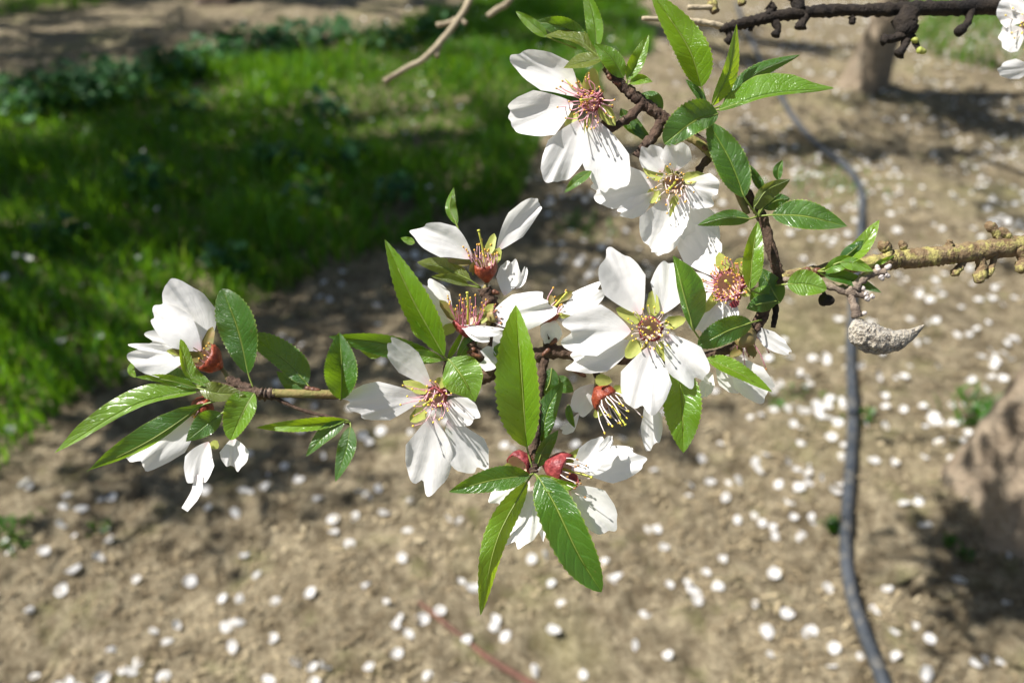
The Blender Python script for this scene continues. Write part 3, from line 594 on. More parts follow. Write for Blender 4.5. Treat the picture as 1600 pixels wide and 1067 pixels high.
for r_, k in enumerate(order):
    x, y = pos[k][:2]; ing = inpoly(np.array([x]), np.array([y]), ALLEY)[0]
    hz = min(float(gh(x + a, y + b)) for a in (-.006, .006) for b in (-.006, .006)); z = max(hz, float(gh(x, y))) + (.03 if ing else .001); sz = rs.uniform(.0135, .0225)
    if y > 2.0: sz *= .8
    rot = Matrix.Rotation(rs.uniform(0, 6.283), 4, 'Z') @ Matrix.Rotation(rs.normal(0, .32), 4, 'X') @ Matrix.Rotation(rs.normal(0, .3), 4, 'Y') @ Matrix.Rotation(math.pi if rs.rand() < .35 else 0, 4, 'X')
    me, V, F, uvv = PM[rs.randint(8)]; mw = Matrix.Translation((x, y, z + .003)) @ rot @ Matrix.Diagonal((sz * rs.uniform(.65, 1.15), sz, sz * rs.uniform(.5, 1.6), 1))
    if r_ < 300:
        o = bpy.data.objects.new('fallen_petal', me); col.objects.link(o); o.matrix_world = mw
        dh = np.min(np.hypot(HP[:, 0] - x, HP[:, 1] - y)); ds = np.min(np.hypot(SP[:, 0] - x, SP[:, 1] - y)); dt = math.hypot(TR1[0] - x, TR1[1] - y)
        lab = ('caught in the grass', 'fallen petals in the grass') if ing else ('lying close against the black hose', 'fallen petals by the hose') if dh < .035 else ('lying beside the reddish stick', 'fallen petals by the stick') if ds < .03 else ('lying round the foot of the near trunk', 'fallen petals by the trunk') if dt < .3 else ('lying on the open bare soil', 'fallen petals on the soil')
        tag(o, 'fallen white petal ' + lab[0], 'petal', lab[1])
    else:
        Mw = np.array(mw); SV.append(V @ Mw[:3, :3].T + Mw[:3, 3]); SF.append(F + nb); SU.append(uvv); nb += len(V)
o = mk('fallen_petals', np.vstack(SV), np.vstack(SF), M['petal_fallen'], origin=(0, 0, 0), uv=np.vstack(SU)); tag(o, 'carpet of white petals on the soil farther off', 'petals', kind='stuff')

# ================================================================== FLOWERING BRANCH
BR0 = PX([[1760, 372, 260]])[0]
BR = empty('flowering_branch', BR0); tag(BR, 'almond twig in full white blossom with fresh green leaves', 'branch')
def pxr(r): return [x * KPX for x in r]
def twig(pts, rad, mat='bark_twig', n=None, knob=.25, rough=.25, seed=1, parent=None, name='twig', sides=10):
    P_ = PX(pts); n = n or max(8, int(np.linalg.norm(np.diff(np.array(pts)[:, :2], axis=0), axis=1).sum() / 4))
    V, F, uv = tube_geo(P_, pxr(rad), n=n, sides=sides, knob=knob, rough=rough, seed=seed); return mk(name, V, F, M[mat], parent or BR)
def buds(pts, r, mat='bud', parent=None, name='bud', long=1.5):
    for (x, y, z, dx, dy) in pts:
        a, b = PX([[x, y, z], [x + dx, y + dy, z]]); ax = b - a; g_ = Geo(); L = np.linalg.norm(ax)
        g_.ball(a + ax * .5, ax, L * .6, r * KPX, nu=9, nv=8); g_.ball(a + ax * .25, ax, L * .38, r * 1.18 * KPX, nu=9, nv=7); g_.build(name, M[mat], parent or BR)
LV = [0]
def leaf(pts, wl, wr=None, zl=0, zr=None, mat='leaf', stalk=None, parent=None, wave=1.0, pn=None, curl=0, NU=9, sw=1.5):
    LV[0] += 1; wr = wl if wr is None else wr; zr = zl if zr is None else zr; dx_, dy_ = pts[-1][0] - pts[0][0], pts[-1][1] - pts[0][1]; sx_ = -dy_ / (math.hypot(dx_, dy_) + 1e-6); zl *= 1.25 - .5 * sx_; zr *= 1.25 + .5 * sx_
    pts = [(*p, 0) if len(p) == 2 else p for p in pts]
    V, F, uv = ribbon(pts, wl, wr, zl, zr, 'leaf', seed=LV[0] * 7, wave=wave, pn=pn, curl=curl, NU=NU)
    o = mk('leaf', V, F, M[mat], parent or BR, PX([pts[0]])[0], uv=uv)
    m_ = cr(pts, 14); m_[:, 2] += 1.0
    sp = ([stalk] if stalk else []) + [tuple(q) for q in m_[:12:2]]
    V, F, _ = tube_geo(PX(sp), pxr([sw, sw * .9, sw * .6, sw * .25]), n=20, sides=6); mk('leaf_stalk', V, F, M['stalk'], o); return o
PS = [100]
def flower(c, f, petals, sepals, cup=(17, 32), stam=(26, 46, .75), pl=.6, cupmat='cup_red', fil='fil_pink', anth='anther', pist=1.0, base=None, label=None, sepmat='sepal', seed=None, parent=None, tilt=(0, 0), stalkmat='cup_green', thick=.75):
    """c centre of the calyx rim, f facing (photo axes: x right, y down, z away); petals traced in photo pixels"""
    PS[0] += 1; rs = np.random.RandomState(seed or PS[0]); c = np.array(c, float); f = np.array(f, float); f /= np.linalg.norm(f)
    e1 = np.cross(f, [.2, 1, .1]); e1 /= np.linalg.norm(e1); e2 = np.cross(f, e1); r, L = cup
    def pz(x, y, dz=0):
        return c[2] - pl * (f[0] * (x - c[0]) + f[1] * (y - c[1])) / (f[2] if abs(f[2]) > .3 else -.3) + dz
    prof = [(0, r), (.12 * L, r * 1.06), (.35 * L, r * 1.05), (.6 * L, r * .85), (.82 * L, r * .5), (L, r * .22)]; inn = [(.02 * L, r * .9), (.3 * L, r * .72), (.5 * L, r * .4), (.52 * L, .5)]
    V = []; NS_ = 18; rings = inn[:1] + prof
    for (a, q) in rings:
        for j in range(NS_):
            g_ = 6.2832 * j / NS_; k = 1 + .07 * math.sin(5 * g_ + 1) + .03 * rs.randn(); V.append(c - f * a + (e1 * math.cos(g_) + e2 * math.sin(g_)) * q * k)
    F = [(i * NS_ + j, i * NS_ + (j + 1) % NS_, (i + 1) * NS_ + (j + 1) % NS_, (i + 1) * NS_ + j) for i in range(len(rings) - 1) for j in range(NS_)]
    o = mk('flower', PX(V), F, M[cupmat], parent or BR, PX([c - f * L])[0])
    V2 = [c - f * a + (e1 * math.cos(6.2832 * j / 12) + e2 * math.sin(6.2832 * j / 12)) * q for (a, q) in inn for j in range(12)]
    mk('nectary', PX(V2), [(i * 12 + j, i * 12 + (j + 1) % 12, (i + 1) * 12 + (j + 1) % 12, (i + 1) * 12 + j) for i in range(3) for j in range(12)], M['nectary'], o)
    if label: o['label'] = label
    if base is not None:
        b0 = c - f * L * .96; b1 = np.array(base, float); V, F, _ = tube_geo(PX([b0, (b0 + b1) / 2 - f * 2, b1]), pxr([3.6, 3.2, 4.0]), n=8, sides=8); mk('flower_stalk', V, F, M[stalkmat], o)
    for p in petals:
        p = dict(p); pts = p.pop('p'); dz = p.pop('dz', 0); w_ = p.pop('w'); wl = p.pop('wl', w_); wr = p.pop('wr', w_); bz = p.pop('bz', 0); q = []
        for i, a in enumerate(pts):
            t = i / (len(pts) - 1); q.append((a[0], a[1], pz(a[0], a[1], bz + dz * t ** 1.3)) if len(a) == 2 else a)
        dv = np.array(q[-1]) - np.array(q[0]); dv2 = dv[:2] / (np.linalg.norm(dv[:2]) + 1e-9); rr = np.array([-dv2[1], dv2[0]])
        hw = (np.max(wl) + np.max(wr)) / 2; sl = (pz(*(c[:2] + rr * hw)) - pz(*c[:2]))
        zl = p.pop('zl', -5) - sl; zr = p.pop('zr', -5) + sl
        PS[0] += 1; V, F, uv = ribbon(q, wl, wr, zl, zr, p.pop('kind', 'petal'), NS=20, NU=23, seed=PS[0], **p); mk('petal', V, F, M['petal'], o, PX([q[0]])[0], uv=uv)
    for s_ in sepals:
        a, b, w_ = s_[:3]; dz = s_[3] if len(s_) > 3 else 0; mt = s_[4] if len(s_) > 4 else sepmat; PS[0] += 1
        q = [(a[0], a[1], pz(*a, 1.5)), ((a[0] + b[0]) / 2, (a[1] + b[1]) / 2, pz((a[0] + b[0]) / 2, (a[1] + b[1]) / 2, 1.5 + dz * .4)), (b[0], b[1], pz(*b, 2 + dz))]
        V, F, uv = ribbon(q, w_, w_, -w_ * .35, -w_ * .35, 'petal', NS=10, NU=7, seed=PS[0], notch=-.06, ruf=.35, claw=.35, side=.35); mk('sepal', V, F, M[mt], o, PX([q[0]])[0], uv=uv)
    n, SL, spread = stam; tx = e1 * tilt[0] + e2 * tilt[1]
    if n:
        gf = Geo(); ga = Geo()
        for k in range(n):
            a = 6.2832 * (k + rs.rand() * .9) / n; rad = e1 * math.cos(a) + e2 * math.sin(a); inner = k % 2
            al = spread * (rs.uniform(-.55, .45) if inner else rs.uniform(.5, 1.1)); l = SL * rs.uniform(.55, 1.05) * (.8 if inner else 1)
            b = c + rad * r * .80 - f * L * rs.uniform(.05, .3); d1 = f * math.cos(al * 1.15) + rad * math.sin(al * 1.15) + tx * .4; d2 = f * math.cos(al * .6) + rad * math.sin(al * .6) + tx + np.array([rs.randn(), rs.randn(), rs.randn()]) * .14
            d1 = d1 + np.array([rs.randn(), rs.randn(), rs.randn()]) * .12; d1 /= np.linalg.norm(d1); d2 /= np.linalg.norm(d2); m_ = b + d1 * l * .5; t = m_ + d2 * l * .5
            P_ = PX([b, m_, t]); gf.tube(P_, pxr([thick * 1.15, thick * .9, thick * .7]), n=7, sides=5); ga.ball(P_[2], P_[2] - P_[1] + (P_[1] - P_[0]) * rs.randn() * .5, rs.uniform(1.7, 2.5) * KPX, rs.uniform(1.3, 1.8) * KPX)
        tag(gf.build('stamen_filaments', M[fil], o), kind='stuff'); tag(ga.build('anthers', M[anth], o), kind='stuff')
    if pist:
        b = c - f * L * .45; d = f + tx * .7; d /= np.linalg.norm(d); t = b + d * (SL * pist * .95 + L * .45); P_ = PX([b, (b + t) / 2 + e1 * 1.5, t]); g_ = Geo(); g_.tube(P_, pxr([2.6, 1.7, 1.5]), n=9, sides=7); g_.ball(P_[2], P_[2] - P_[1], 1.6 * KPX, 2.6 * KPX, nu=8, nv=6); g_.build('pistil', M['pistil'], o)
    return o
def D(p, w, **k): return dict(p=p, w=w, **k)

# --- wood
twig([(1900, 350, 420), (1760, 372, 260), (1660, 378, 150), (1590, 384, 105), (1500, 396, 80), (1440, 403, 68), (1385, 406, 60)], [23, 21, 18.5, 17, 16.5, 16, 15], 'bark_lichen', knob=.09, rough=.26, seed=4, name='limb', n=110, sides=14)
twig([(1400, 405, 61), (1350, 413, 50), (1280, 424, 36), (1218, 434, 22)], [15, 12, 10, 9], 'bark_lichen', knob=.15, seed=5, name='limb')
for (x, y, z, dx, dy, r) in [(1510, 398, 76, -20, 34, 7), (1585, 384, 92, -24, -28, 7.5), (1565, 386, 90, -20, -40, 8), (1388, 404, 50, -8, -26, 9), (1412, 402, 60, -2, -26, 6), (1528, 394, 80, 6, 48, 10), (1592, 386, 92, 8, 40, 11), (1556, 392, 84, -14, 44, 6), (1475, 398, 70, 12, -22, 6)]:
    twig([(x, y, z), (x + dx * .5 + r * .3, y + dy * .5, z + 2), (x + dx * .85 - r * .2, y + dy * .85, z), (x + dx, y + dy, z)], [r, r * .75, r * 1.05, r * .9, r * .35], 'bark_lichen', n=15, knob=.22, rough=.3, seed=int(x), name='spur')
twig([(1218, 436, 22), (1206, 395, 22), (1192, 345, 22), (1168, 305, 20), (1130, 255, 18), (1085, 215, 16), (1045, 190, 14), (1010, 165, 10), (985, 145, 6), (960, 122, 2), (944, 106, 0)], [9, 8, 8, 8, 9, 9, 9, 10, 9, 7, 5], 'bark_twig', knob=.16, rough=.4, seed=6)
twig([(1168, 335, 14), (1140, 275, 12), (1100, 230, 10), (1070, 212, 10)], [5, 7, 7, 6], 'bark_green', knob=.08, rough=.08, seed=7)
twig([(1218, 434, 22), (1200, 470, 24), (1188, 505, 28), (1150, 540, 34), (1090, 560, 36), (1000, 562, 32), (930, 556, 28), (860, 550, 26), (800, 570, 24), (760, 586, 20), (700, 606, 26), (620, 618, 32), (530, 618, 14), (470, 616, 5), (415, 615, 2)], [9, 8, 7, 7, 8, 9, 10, 11, 12, 12, 9, 7, 6, 6, 6], 'bark_twig', knob=.18, rough=.2, seed=8)
twig([(580, 618, 24), (530, 616, 8), (480, 615, 0), (425, 614, -1)], [6.5, 6.6, 6.6, 6.4], 'bark_green', knob=.06, rough=.06, seed=9)
twig([(430, 615, 0), (415, 616, -1), (398, 613, -2), (350, 604, 2), (318, 598, 4)], [8, 9.5, 8, 6, 4], 'bark_twig', knob=.4, rough=.35, seed=10, name='spur')
twig([(1202, 440, 22), (1212, 480, 30), (1208, 512, 34)], [5, 4.5, 4], 'bark_black_shade', seed=11, name='spur')
SPURS = [([(1005, 160, 8), (985, 182, 4), (955, 200, 6), (940, 190, 8)], [8, 7, 6, 5], 12), ([(1032, 190, 12), (1022, 212, 12), (1005, 230, 14), (996, 246, 18)], [8, 7.5, 7, 8], 13), ([(1110, 245, 16), (1095, 262, 16), (1088, 275, 18)], [6, 6, 5], 14),
         ([(765, 582, 20), (775, 520, 22), (766, 480, 18), (757, 450, 14)], [10, 12, 13, 10], 15), ([(862, 548, 26), (856, 530, 22), (852, 515, 20)], [10, 9, 8], 16), ([(850, 560, 24), (842, 620, 16), (836, 680, 2), (832, 718, -6), (834, 738, -12)], [8, 7, 8, 9, 6], 17),
         ([(765, 580, 20), (745, 552, 12), (735, 535, 6)], [9, 8, 6], 18), ([(700, 605, 16), (698, 580, 10), (700, 562, 4)], [7, 6, 5], 19), ([(925, 556, 28), (930, 578, 26), (936, 592, 24)], [7, 6, 5], 20), ([(1195, 480, 26), (1182, 500, 28), (1172, 516, 30)], [7, 6, 5], 21), ([(1200, 450, 22), (1178, 455, 26), (1160, 452, 28)], [7, 6, 5], 22), ([(395, 612, 0), (372, 600, 0), (356, 592, 2)], [8, 8, 6], 23), ([(420, 617, 0), (470, 640, 6), (530, 655, 8), (547, 662, 6)], [3, 2.6, 2.6, 2.5], 24)]
for p, r, s in SPURS: twig(p, r, 'bark_twig', knob=.4, rough=.4, seed=s, name='spur')
buds([(1265, 422, 20, -14, 2), (1272, 424, 20, 14, -2)], 5)
buds([(1085, 205, 6, 8, -8), (950, 118, -2, 6, 8), (962, 128, -2, 8, 6), (765, 470, 4, -10, 8), (770, 455, 6, 10, 4), (478, 606, 0, 14, 3), (486, 608, 0, 14, 2), (858, 545, 14, -10, 10), (870, 530, 12, -10, 8), (905, 582, 14, 10, 6), (895, 575, 16, 8, 8), (828, 712, -12, 8, 8), (742, 545, 2, -12, 6), (735, 552, 2, 16, 6), (1098, 228, 6, 8, 8)], 3.6)
# dead spur with grey buds
twig([(1222, 436, 16), (1270, 440, 10), (1300, 448, 4), (1330, 456, 0), (1342, 440, -4), (1362, 428, -6), (1384, 424, -8)], [4, 4.5, 5, 9, 7, 6, 5], 'bark_grey', knob=.45, rough=.4, seed=30, name='dead_spur')
twig([(1322, 450, 0), (1335, 458, -2), (1352, 462, -4)], [7, 8, 4], 'bark_grey', knob=.5, rough=.5, seed=31, name='dead_spur')
buds([(1372, 424, -8, -2, -10), (1384, 420, -8, 8, -6), (1382, 428, -8, 8, 5), (1375, 430, -8, 5, 8), (1350, 458, -6, 6, 4), (1352, 464, -6, 6, 6), (1360, 462, -6, 6, 3), (1346, 452, -6, 5, -3)], 4, 'bud_grey')
twig([(1275, 438, 10), (1284, 452, 6), (1290, 464, 4)], [3, 2.5, 3], 'bark_twig', seed=44, name='spur')
buds([(1282, 468, 4, 20, 2)], 9, 'bark_black_shade', name='blind_bud')

e0 = PX([(1900, 350, 420)])[0]
V, F, _ = tube_geo([PX([(1890, 351, 408)])[0], e0, e0 + np.array([.10, .10, -.02]), (e0 + TR1) / 2 + np.array([.06, 0, .40]), TR1 + np.array([.03, .02, .72])], [.0052, .0055, .008, .012, .02], n=40, sides=12, rough=.15, seed=9); mk('limb', V, F, M['bark_lichen'], BR)
# --- flowers (petals: midrib in photo pixels, half width; dz moves the tip nearer (-) or farther (+))
flower((922, 158, 2), (-.42, .22, -.88), [
    D([(902, 150), (866, 118), (806, 86)], 31, dz=-6, zl=-4, zr=-8, curl=-.25, notch=-.06), D([(896, 162), (850, 176), (793, 192)], 38, dz=-8, zl=-8, zr=-6), D([(910, 186), (888, 230), (858, 290)], 33, dz=4, zl=-6, zr=-10, notch=.10, curl=.2), D([(928, 186), (944, 242), (957, 305)], 38, dz=0, zl=-4, zr=-6, notch=.13)],
    [((922, 146), (925, 108), 14, -14), ((908, 142), (880, 110), 9), ((938, 166), (960, 195), 12, -3), ((918, 184), (920, 222), 7), ((902, 176), (884, 196), 8)], stam=(58, 56, .95), tilt=(.25, .25), base=(955, 168, 8), cupmat='cup_pink', seed=3, label='white blossom with pink stamens at the top of the twig', thick=.9)
flower((1052, 288, 10), (-.25, .35, -.9), [
    D([(1035, 270), (1022, 250), (1008, 228)], 22, dz=-6), D([(1055, 268), (1056, 248), (1058, 222)], 25, dz=-16, curl=-.4), D([(1028, 284), (980, 292), (924, 300)], 34, dz=10, zl=4, zr=-2, bz=4), D([(1022, 300), (995, 322), (966, 334)], 17, dz=-10, zl=6, zr=-8), D([(1040, 310), (1034, 350), (1020, 396)], 36, dz=8, bz=4), D([(1072, 300), (1058, 350), (1018, 394)], 15, dz=-16, zl=-12, zr=4, kind='leaf', pn=(.8, .7)), D([(1070, 286), (1095, 298), (1120, 310)], 31, dz=-12, notch=.1, ruf=1.6), D([(1062, 312), (1085, 345), (1104, 392)], 34, dz=24, bz=8)],
    [((1036, 276), (1006, 264), 11), ((1066, 282), (1098, 272), 10, -5), ((1048, 272), (1050, 252), 10), ((1030, 298), (1010, 316), 12), ((1056, 306), (1050, 340), 8)], stam=(34, 48, .8), tilt=(.2, .2), fil='fil_white', base=(1090, 274, 18), cupmat='cup_green', label='white blossom shaded by the blossom and leaf above it')
flower((1138, 444, 12), (-.2, -.25, -.94), [
    D([(1120, 432), (1098, 395), (1070, 350)], 33, dz=10, bz=4, zl=6), D([(1118, 440), (1092, 450), (1070, 470)], 30, dz=18, bz=8), D([(1128, 462), (1108, 490), (1086, 520)], 24, dz=8, bz=4), D([(1142, 466), (1140, 490), (1120, 512)], 16, dz=10, bz=4)],
    [((1132, 424), (1124, 396), 11, -6), ((1152, 430), (1160, 404), 13, -8), ((1124, 456), (1100, 488), 8), ((1160, 452), (1170, 462), 9), ((1146, 470), (1150, 480), 9, 0, 'cup_pink')], cup=(24, 40), stam=(84, 34, .8), base=(1170, 455, 40), cupmat='cup_pink', label='blossom with dense pink stamens and only some petals left', thick=1.0, pist=.6)
flower((1016, 514, -22), (-.06, -.05, -1), [
    D([(1002, 492), (976, 445), (953, 395)], 36, dz=-12, zl=-12, zr=-10, notch=-.06, curl=-.1), D([(1032, 492), (1046, 450), (1054, 404)], 31, dz=0, bz=2), D([(986, 518), (935, 516), (876, 522)], 40, dz=-4, zl=-3, zr=-4), D([(990, 536), (945, 552), (886, 566)], 28, dz=14, bz=8, zl=4, zr=-4), D([(1017, 540), (1010, 590), (998, 645)], 41, dz=-8, zl=-7, zr=-9), D([(1040, 522), (1068, 560), (1094, 600)], 33, dz=-6, zl=-8, zr=-5, notch=.1, ruf=1.4)],
    [((1000, 502), (964, 483), 11, -3), ((1020, 494), (1021, 455), 11, -3), ((1038, 508), (1070, 498), 11), ((1030, 534), (1048, 566), 12, -2), ((1000, 534), (978, 557), 13, -2)], cup=(19, 34), stam=(46, 40, .8), fil='fil_white', anth='anther_y', base=(1005, 545, 30), cupmat='cup_pink', label='large open white blossom facing outward at the middle of the twig', seed=12, thick=.9)
flower((950, 628, 8), (.55, .72, -.42), [
    D([(930, 600, 22), (915, 620, 26), (902, 650, 30)], 20, ruf=.6), D([(905, 645, 28), (890, 668, 30), (876, 672, 30)], 9), D([(1010, 625, 20), (1018, 660, 24), (1020, 703, 24)], 18, zl=-8)],
    [((938, 640), (930, 652), 7), ((960, 612), (972, 606), 9), ((930, 592), (955, 596), 10)], cup=(21, 34), stam=(20, 52, .38), fil='fil_white', anth='anther_y', pl=.2, base=(934, 590, 24), label='petal-less blossom with red calyx and drooping pale stamens', pist=1.0, thick=1.0)
flower((730, 500, -2), (.0, -.86, -.5), [
    D([(715, 508, -10), (748, 514, -24), (788, 517, -20)], 9, wl=6, wr=12, zl=8, zr=-14), D([(722, 512, -12), (742, 524, -26), (766, 531, -30)], 8, zl=4, zr=-6), D([(706, 498, 6), (684, 468, 8), (662, 440, 6)], 22, zl=-4, zr=8), D([(706, 505, 2), (688, 508, 0), (668, 515, -4)], 19, zl=-2, zr=-10)],
    [((714, 500), (688, 470), 9, -4, 'sepal_dark'), ((746, 505), (770, 476), 9, -4), ((712, 508), (684, 524), 9, -6), ((736, 508), (748, 518), 6, -8)], cup=(20, 30), stam=(26, 52, .42), fil='fil_dark', pl=0, base=(742, 548, 8), cupmat='cup_pink', label='side-on blossom with upright magenta stamens above a flat petal')
flower((757, 410, 4), (-.12, -.9, -.42), [
    D([(738, 404, 0), (700, 378, -4), (648, 362, -6)], 27, zl=-2, zr=-12, notch=-.02), D([(776, 392, 6), (805, 352, 2), (843, 316, -4)], 21, zl=-10, zr=2, notch=-.04)],
    [((748, 424), (742, 408), 15, -8, 'sepal_dark'), ((770, 412), (780, 388), 9, -4), ((762, 398), (772, 366), 8, 6), ((734, 412), (700, 406), 6, 0, 'sepal_dark')], cup=(18, 34), stam=(28, 38, .5), fil='fil_pink', pl=0, base=(756, 452, 14), pist=1.55, tilt=(-.05, 0), label='two-petalled blossom standing upright on its red calyx')
flower((864, 482, 10), (.62, -.72, -.3), [
    D([(872, 487, 6), (905, 474, 2), (944, 446, 0)], 20, zl=8, zr=-8), D([(866, 500, 10), (862, 515, 12), (854, 538, 12)], 18), D([(788, 462, 16), (794, 436, 18), (800, 405, 18)], 19, zl=2, zr=-4), D([(806, 452, 18), (815, 440, 18), (822, 416, 16)], 6)],
    [((866, 478), (893, 456), 9, -2, 'sepal_dark'), ((872, 490), (892, 490), 8), ((856, 478), (862, 462), 8, 0, 'sepal_dark')], cup=(15, 30), stam=(8, 36, .4), fil='fil_pink', pl=0, base=(852, 516, 20), label='half-opened blossom with a red calyx tube behind the big leaf')
flower((776, 492, -4), (.85, -.3, -.4), [D([(768, 498, -4), (812, 484, -10), (866, 470, -14)], 32, wl=26, wr=34, zl=6, zr=-10, notch=.12, ruf=1.7, claw=.5), D([(776, 508, 4), (790, 540, 8), (800, 556, 8)], 22), D([(740, 560, 10), (760, 560, 8), (782, 562, 8)], 20)], [((778, 502), (800, 506), 6, 0, 'sepal_dark')], cup=(11, 20), stam=(10, 14, .9), anth='anther_d', fil='fil_dark', pl=0, base=(770, 510, 14), pist=0, cupmat='cup_green', label='faded blossom with one broad white petal beside the magenta stamens')
flower((680, 622, -12), (-.32, .45, -.83), [
    D([(674, 604), (640, 565), (606, 532)], 28, wl=24, wr=20, dz=-14, zl=8, zr=-12, curl=-.35), D([(662, 620), (600, 626), (536, 632)], 31, dz=-26, zl=-4, zr=-8, notch=.12, ruf=1.5), D([(676, 650), (672, 705), (658, 768)], 39, dz=-2, zl=-7, zr=-9, notch=.09), D([(696, 632), (718, 642), (746, 656)], 24, dz=-20, zl=-6, zr=4, claw=.4), D([(700, 654), (726, 700), (750, 738)], 34, dz=6, zl=6, zr=-8, notch=.08)],
    [((668, 612), (632, 596), 10, -4), ((664, 640), (642, 658), 11), ((698, 664), (706, 688), 6), ((684, 606), (690, 590), 9)], stam=(34, 58, .8), tilt=(.1, .3), fil='fil_pink', anth='anther_y', base=(694, 590, 14), cupmat='cup_pink', label='open white blossom with yellow anthers below the bright leaf', seed=9)
flower((318, 556, 2), (-.78, -.5, -.36), [
    D([(316, 548, 4), (300, 498, 2), (262, 444, -2)], 40, wl=32, wr=40, zl=-10, zr=14, notch=-.05, claw=.6), D([(314, 548, 0), (282, 518, -8), (240, 484, -12)], 30, zl=-8, zr=4, notch=-.04), D([(296, 556, -2), (250, 552, -8), (199, 545, -10)], 34, wl=38, wr=14, zl=-12, zr=0, ruf=1.4), D([(300, 552, 8), (270, 540, 12), (226, 530, 14)], 24)],
    [((318, 560), (270, 545), 12, -12, 'sepal_dark'), ((320, 548), (332, 512), 9, 4, 'sepal_dark'), ((300, 566), (256, 566), 7, -10), ((296, 552), (262, 548), 7, -14)], cup=(22, 36), stam=(12, 22, .4), pl=0, base=(356, 592, 2), label='white blossom seen from behind with glossy orange-red calyx', pist=0)
flower((312, 645, 12), (-.45, .86, -.1), [
    D([(306, 650, 14), (262, 682, 14), (205, 728, 10)], 36, zl=2, zr=-4, claw=.55), D([(326, 690, 8), (312, 720, 2), (304, 758, -2)], 24, zl=-6, zr=-6), dict(p=[(312, 742, -4), (306, 768, -6), (288, 796, -8)], w=7, wl=[5, 8, 9, 6], wr=[5, 8, 7, 5], kind='leaf', zl=-3, zr=4), D([(364, 684, 10), (366, 706, 8), (366, 734, 6)], 23, notch=.1, ruf=1.6)],
    [((318, 640), (300, 650), 9, 0, 'sepal_dark'), ((330, 690), (340, 700), 8), ((300, 645), (286, 640), 8, 0, 'sepal_dark')], cup=(18, 30), stam=(10, 26, .4), pl=0, base=(330, 612, 8), label='drooping blossom hanging under the leaf cluster at the twig end', pist=0)
flower((808, 728, -4), (-.55, .55, -.6), [
    D([(828, 752, 0), (800, 772, -2), (772, 792, -4)], 26, zr=6), D([(836, 758, -2), (818, 808, -6), (798, 853, -10)], 32, zl=-6, zr=-6, notch=.12, ruf=1.8), D([(842, 760, 2), (848, 802, 0), (852, 842, -4)], 18, notch=.1, ruf=1.8)],
    [((800, 728), (784, 736), 8), ((816, 736), (812, 750), 8)], cup=(20, 30), stam=(0, 20, .4), pl=0, base=(832, 716, -4), cupmat='cup_pink', label='blossom with pinkish-red calyx facing down behind the hanging leaves', pist=0)
flower((888, 735, -14), (.86, .25, -.4), [
    D([(893, 735, -18), (920, 716, -24), (950, 684, -24)], 22, zl=-4, zr=-10), D([(930, 716, -20), (944, 700, -24), (956, 680, -26)], 9, zl=-6, zr=4), D([(905, 732, -4), (950, 726, 2), (1004, 716, 4)], 30, zl=2, zr=-4, notch=-.04), D([(892, 760, -8), (925, 790, -6), (958, 832, -8)], 31, zl=-4, zr=2, notch=.08)],
    [((884, 722), (912, 700), 8), ((884, 756), (896, 762), 9), ((892, 740), (902, 760), 8, -6, 'cup_pink')], cup=(24, 44), stam=(16, 44, .42), fil='fil_white', anth='anther_d', pl=0, base=(836, 724, -10), label='blossom with crimson calyx opening sideways', cupmat='cup_pink')
flower((1166, 534, 26), (.2, .75, .45), [
    D([(1176, 510, 28), (1202, 530, 24), (1236, 552, 20)], 14, zl=-8, zr=4), D([(1150, 556, 30), (1170, 590, 30), (1202, 622, 28)], 28, ruf=1.5), D([(1112, 580, 30), (1105, 600, 30), (1100, 622, 30)], 12), D([(1120, 560, 36), (1140, 590, 38), (1165, 608, 38)], 20)],
    [((1168, 540), (1180, 556), 8, 0, 'sepal_dark'), ((1160, 544), (1140, 556), 8, 0, 'sepal_dark')], cup=(17, 32), stam=(10, 50, .5), anth='anther_d', fil='fil_dark', pl=0, base=(1176, 512, 30), cupmat='cup_green', label='blossom facing away behind the half-shaded leaf', pist=0)

# --- leaves
Y, T_ = 'leaf_young', 'leaf_tan'
leaf([(974, 122, -4), (958, 94, -14), (928, 68, -20)], 17, 15, -10, -4, Y, stalk=(968, 130, 0))
leaf([(933, 78, 0), (928, 30, 0), (910, -28, 4)], 14, 12, -6, -10, Y, stalk=(944, 104, 0))
leaf([(936, 90, -4), (900, 62, -6), (850, 56, -2)], 5, 16, -4, 8, T_, stalk=(946, 104, 0))
leaf([(916, 66, 6), (880, 42, 4), (838, 34, 2)], 18, 16, 4, -8, 'leaf', stalk=(936, 92, 4))
leaf([(855, 58, 4), (832, 38, 0), (806, 18, 0)], 10, 9, -6, -3, Y, stalk=(900, 76, 4))
leaf([(940, 94, -10), (910, 98, -16), (880, 107, -14)], 8, 14, -6, 4, T_, stalk=(948, 106, -4))
leaf([(980, 126, -4), (998, 92, -10), (1014, 54, -12)], 13, 11, -8, -4, Y, stalk=(978, 138, 2))
leaf([(984, 131, -4), (1000, 124, -8), (1020, 128, -12)], 8, 8, -3, -5, Y, stalk=(976, 136, 2))
leaf([(924, 268, 12), (902, 282, 10), (882, 301, 8)], 8, 8, -4, -2, 'leaf')
leaf([(1030, 180, 16), (1022, 156, 18), (1002, 146, 18)], 14, 12, 4, 4, 'leaf')
leaf([(970, 170, 20), (985, 195, 22), (1012, 220, 22)], 11, 10, 0, -4, 'leaf')
leaf([(985, 180, 24), (1000, 205, 26), (1022, 226, 26)], 9, 9, 0, -4, 'leaf')
N3 = (1108, 172, -2)
leaf([(1096, 136, -8), (1074, 72, -24), (1016, -14, -30)], 24, 32, -28, -16, Y, stalk=N3, wave=.7)
leaf([(1102, 164, -4), (1090, 144, -6), (1071, 124, -6)], 7, 7, -5, -2, 'leaf', stalk=N3)
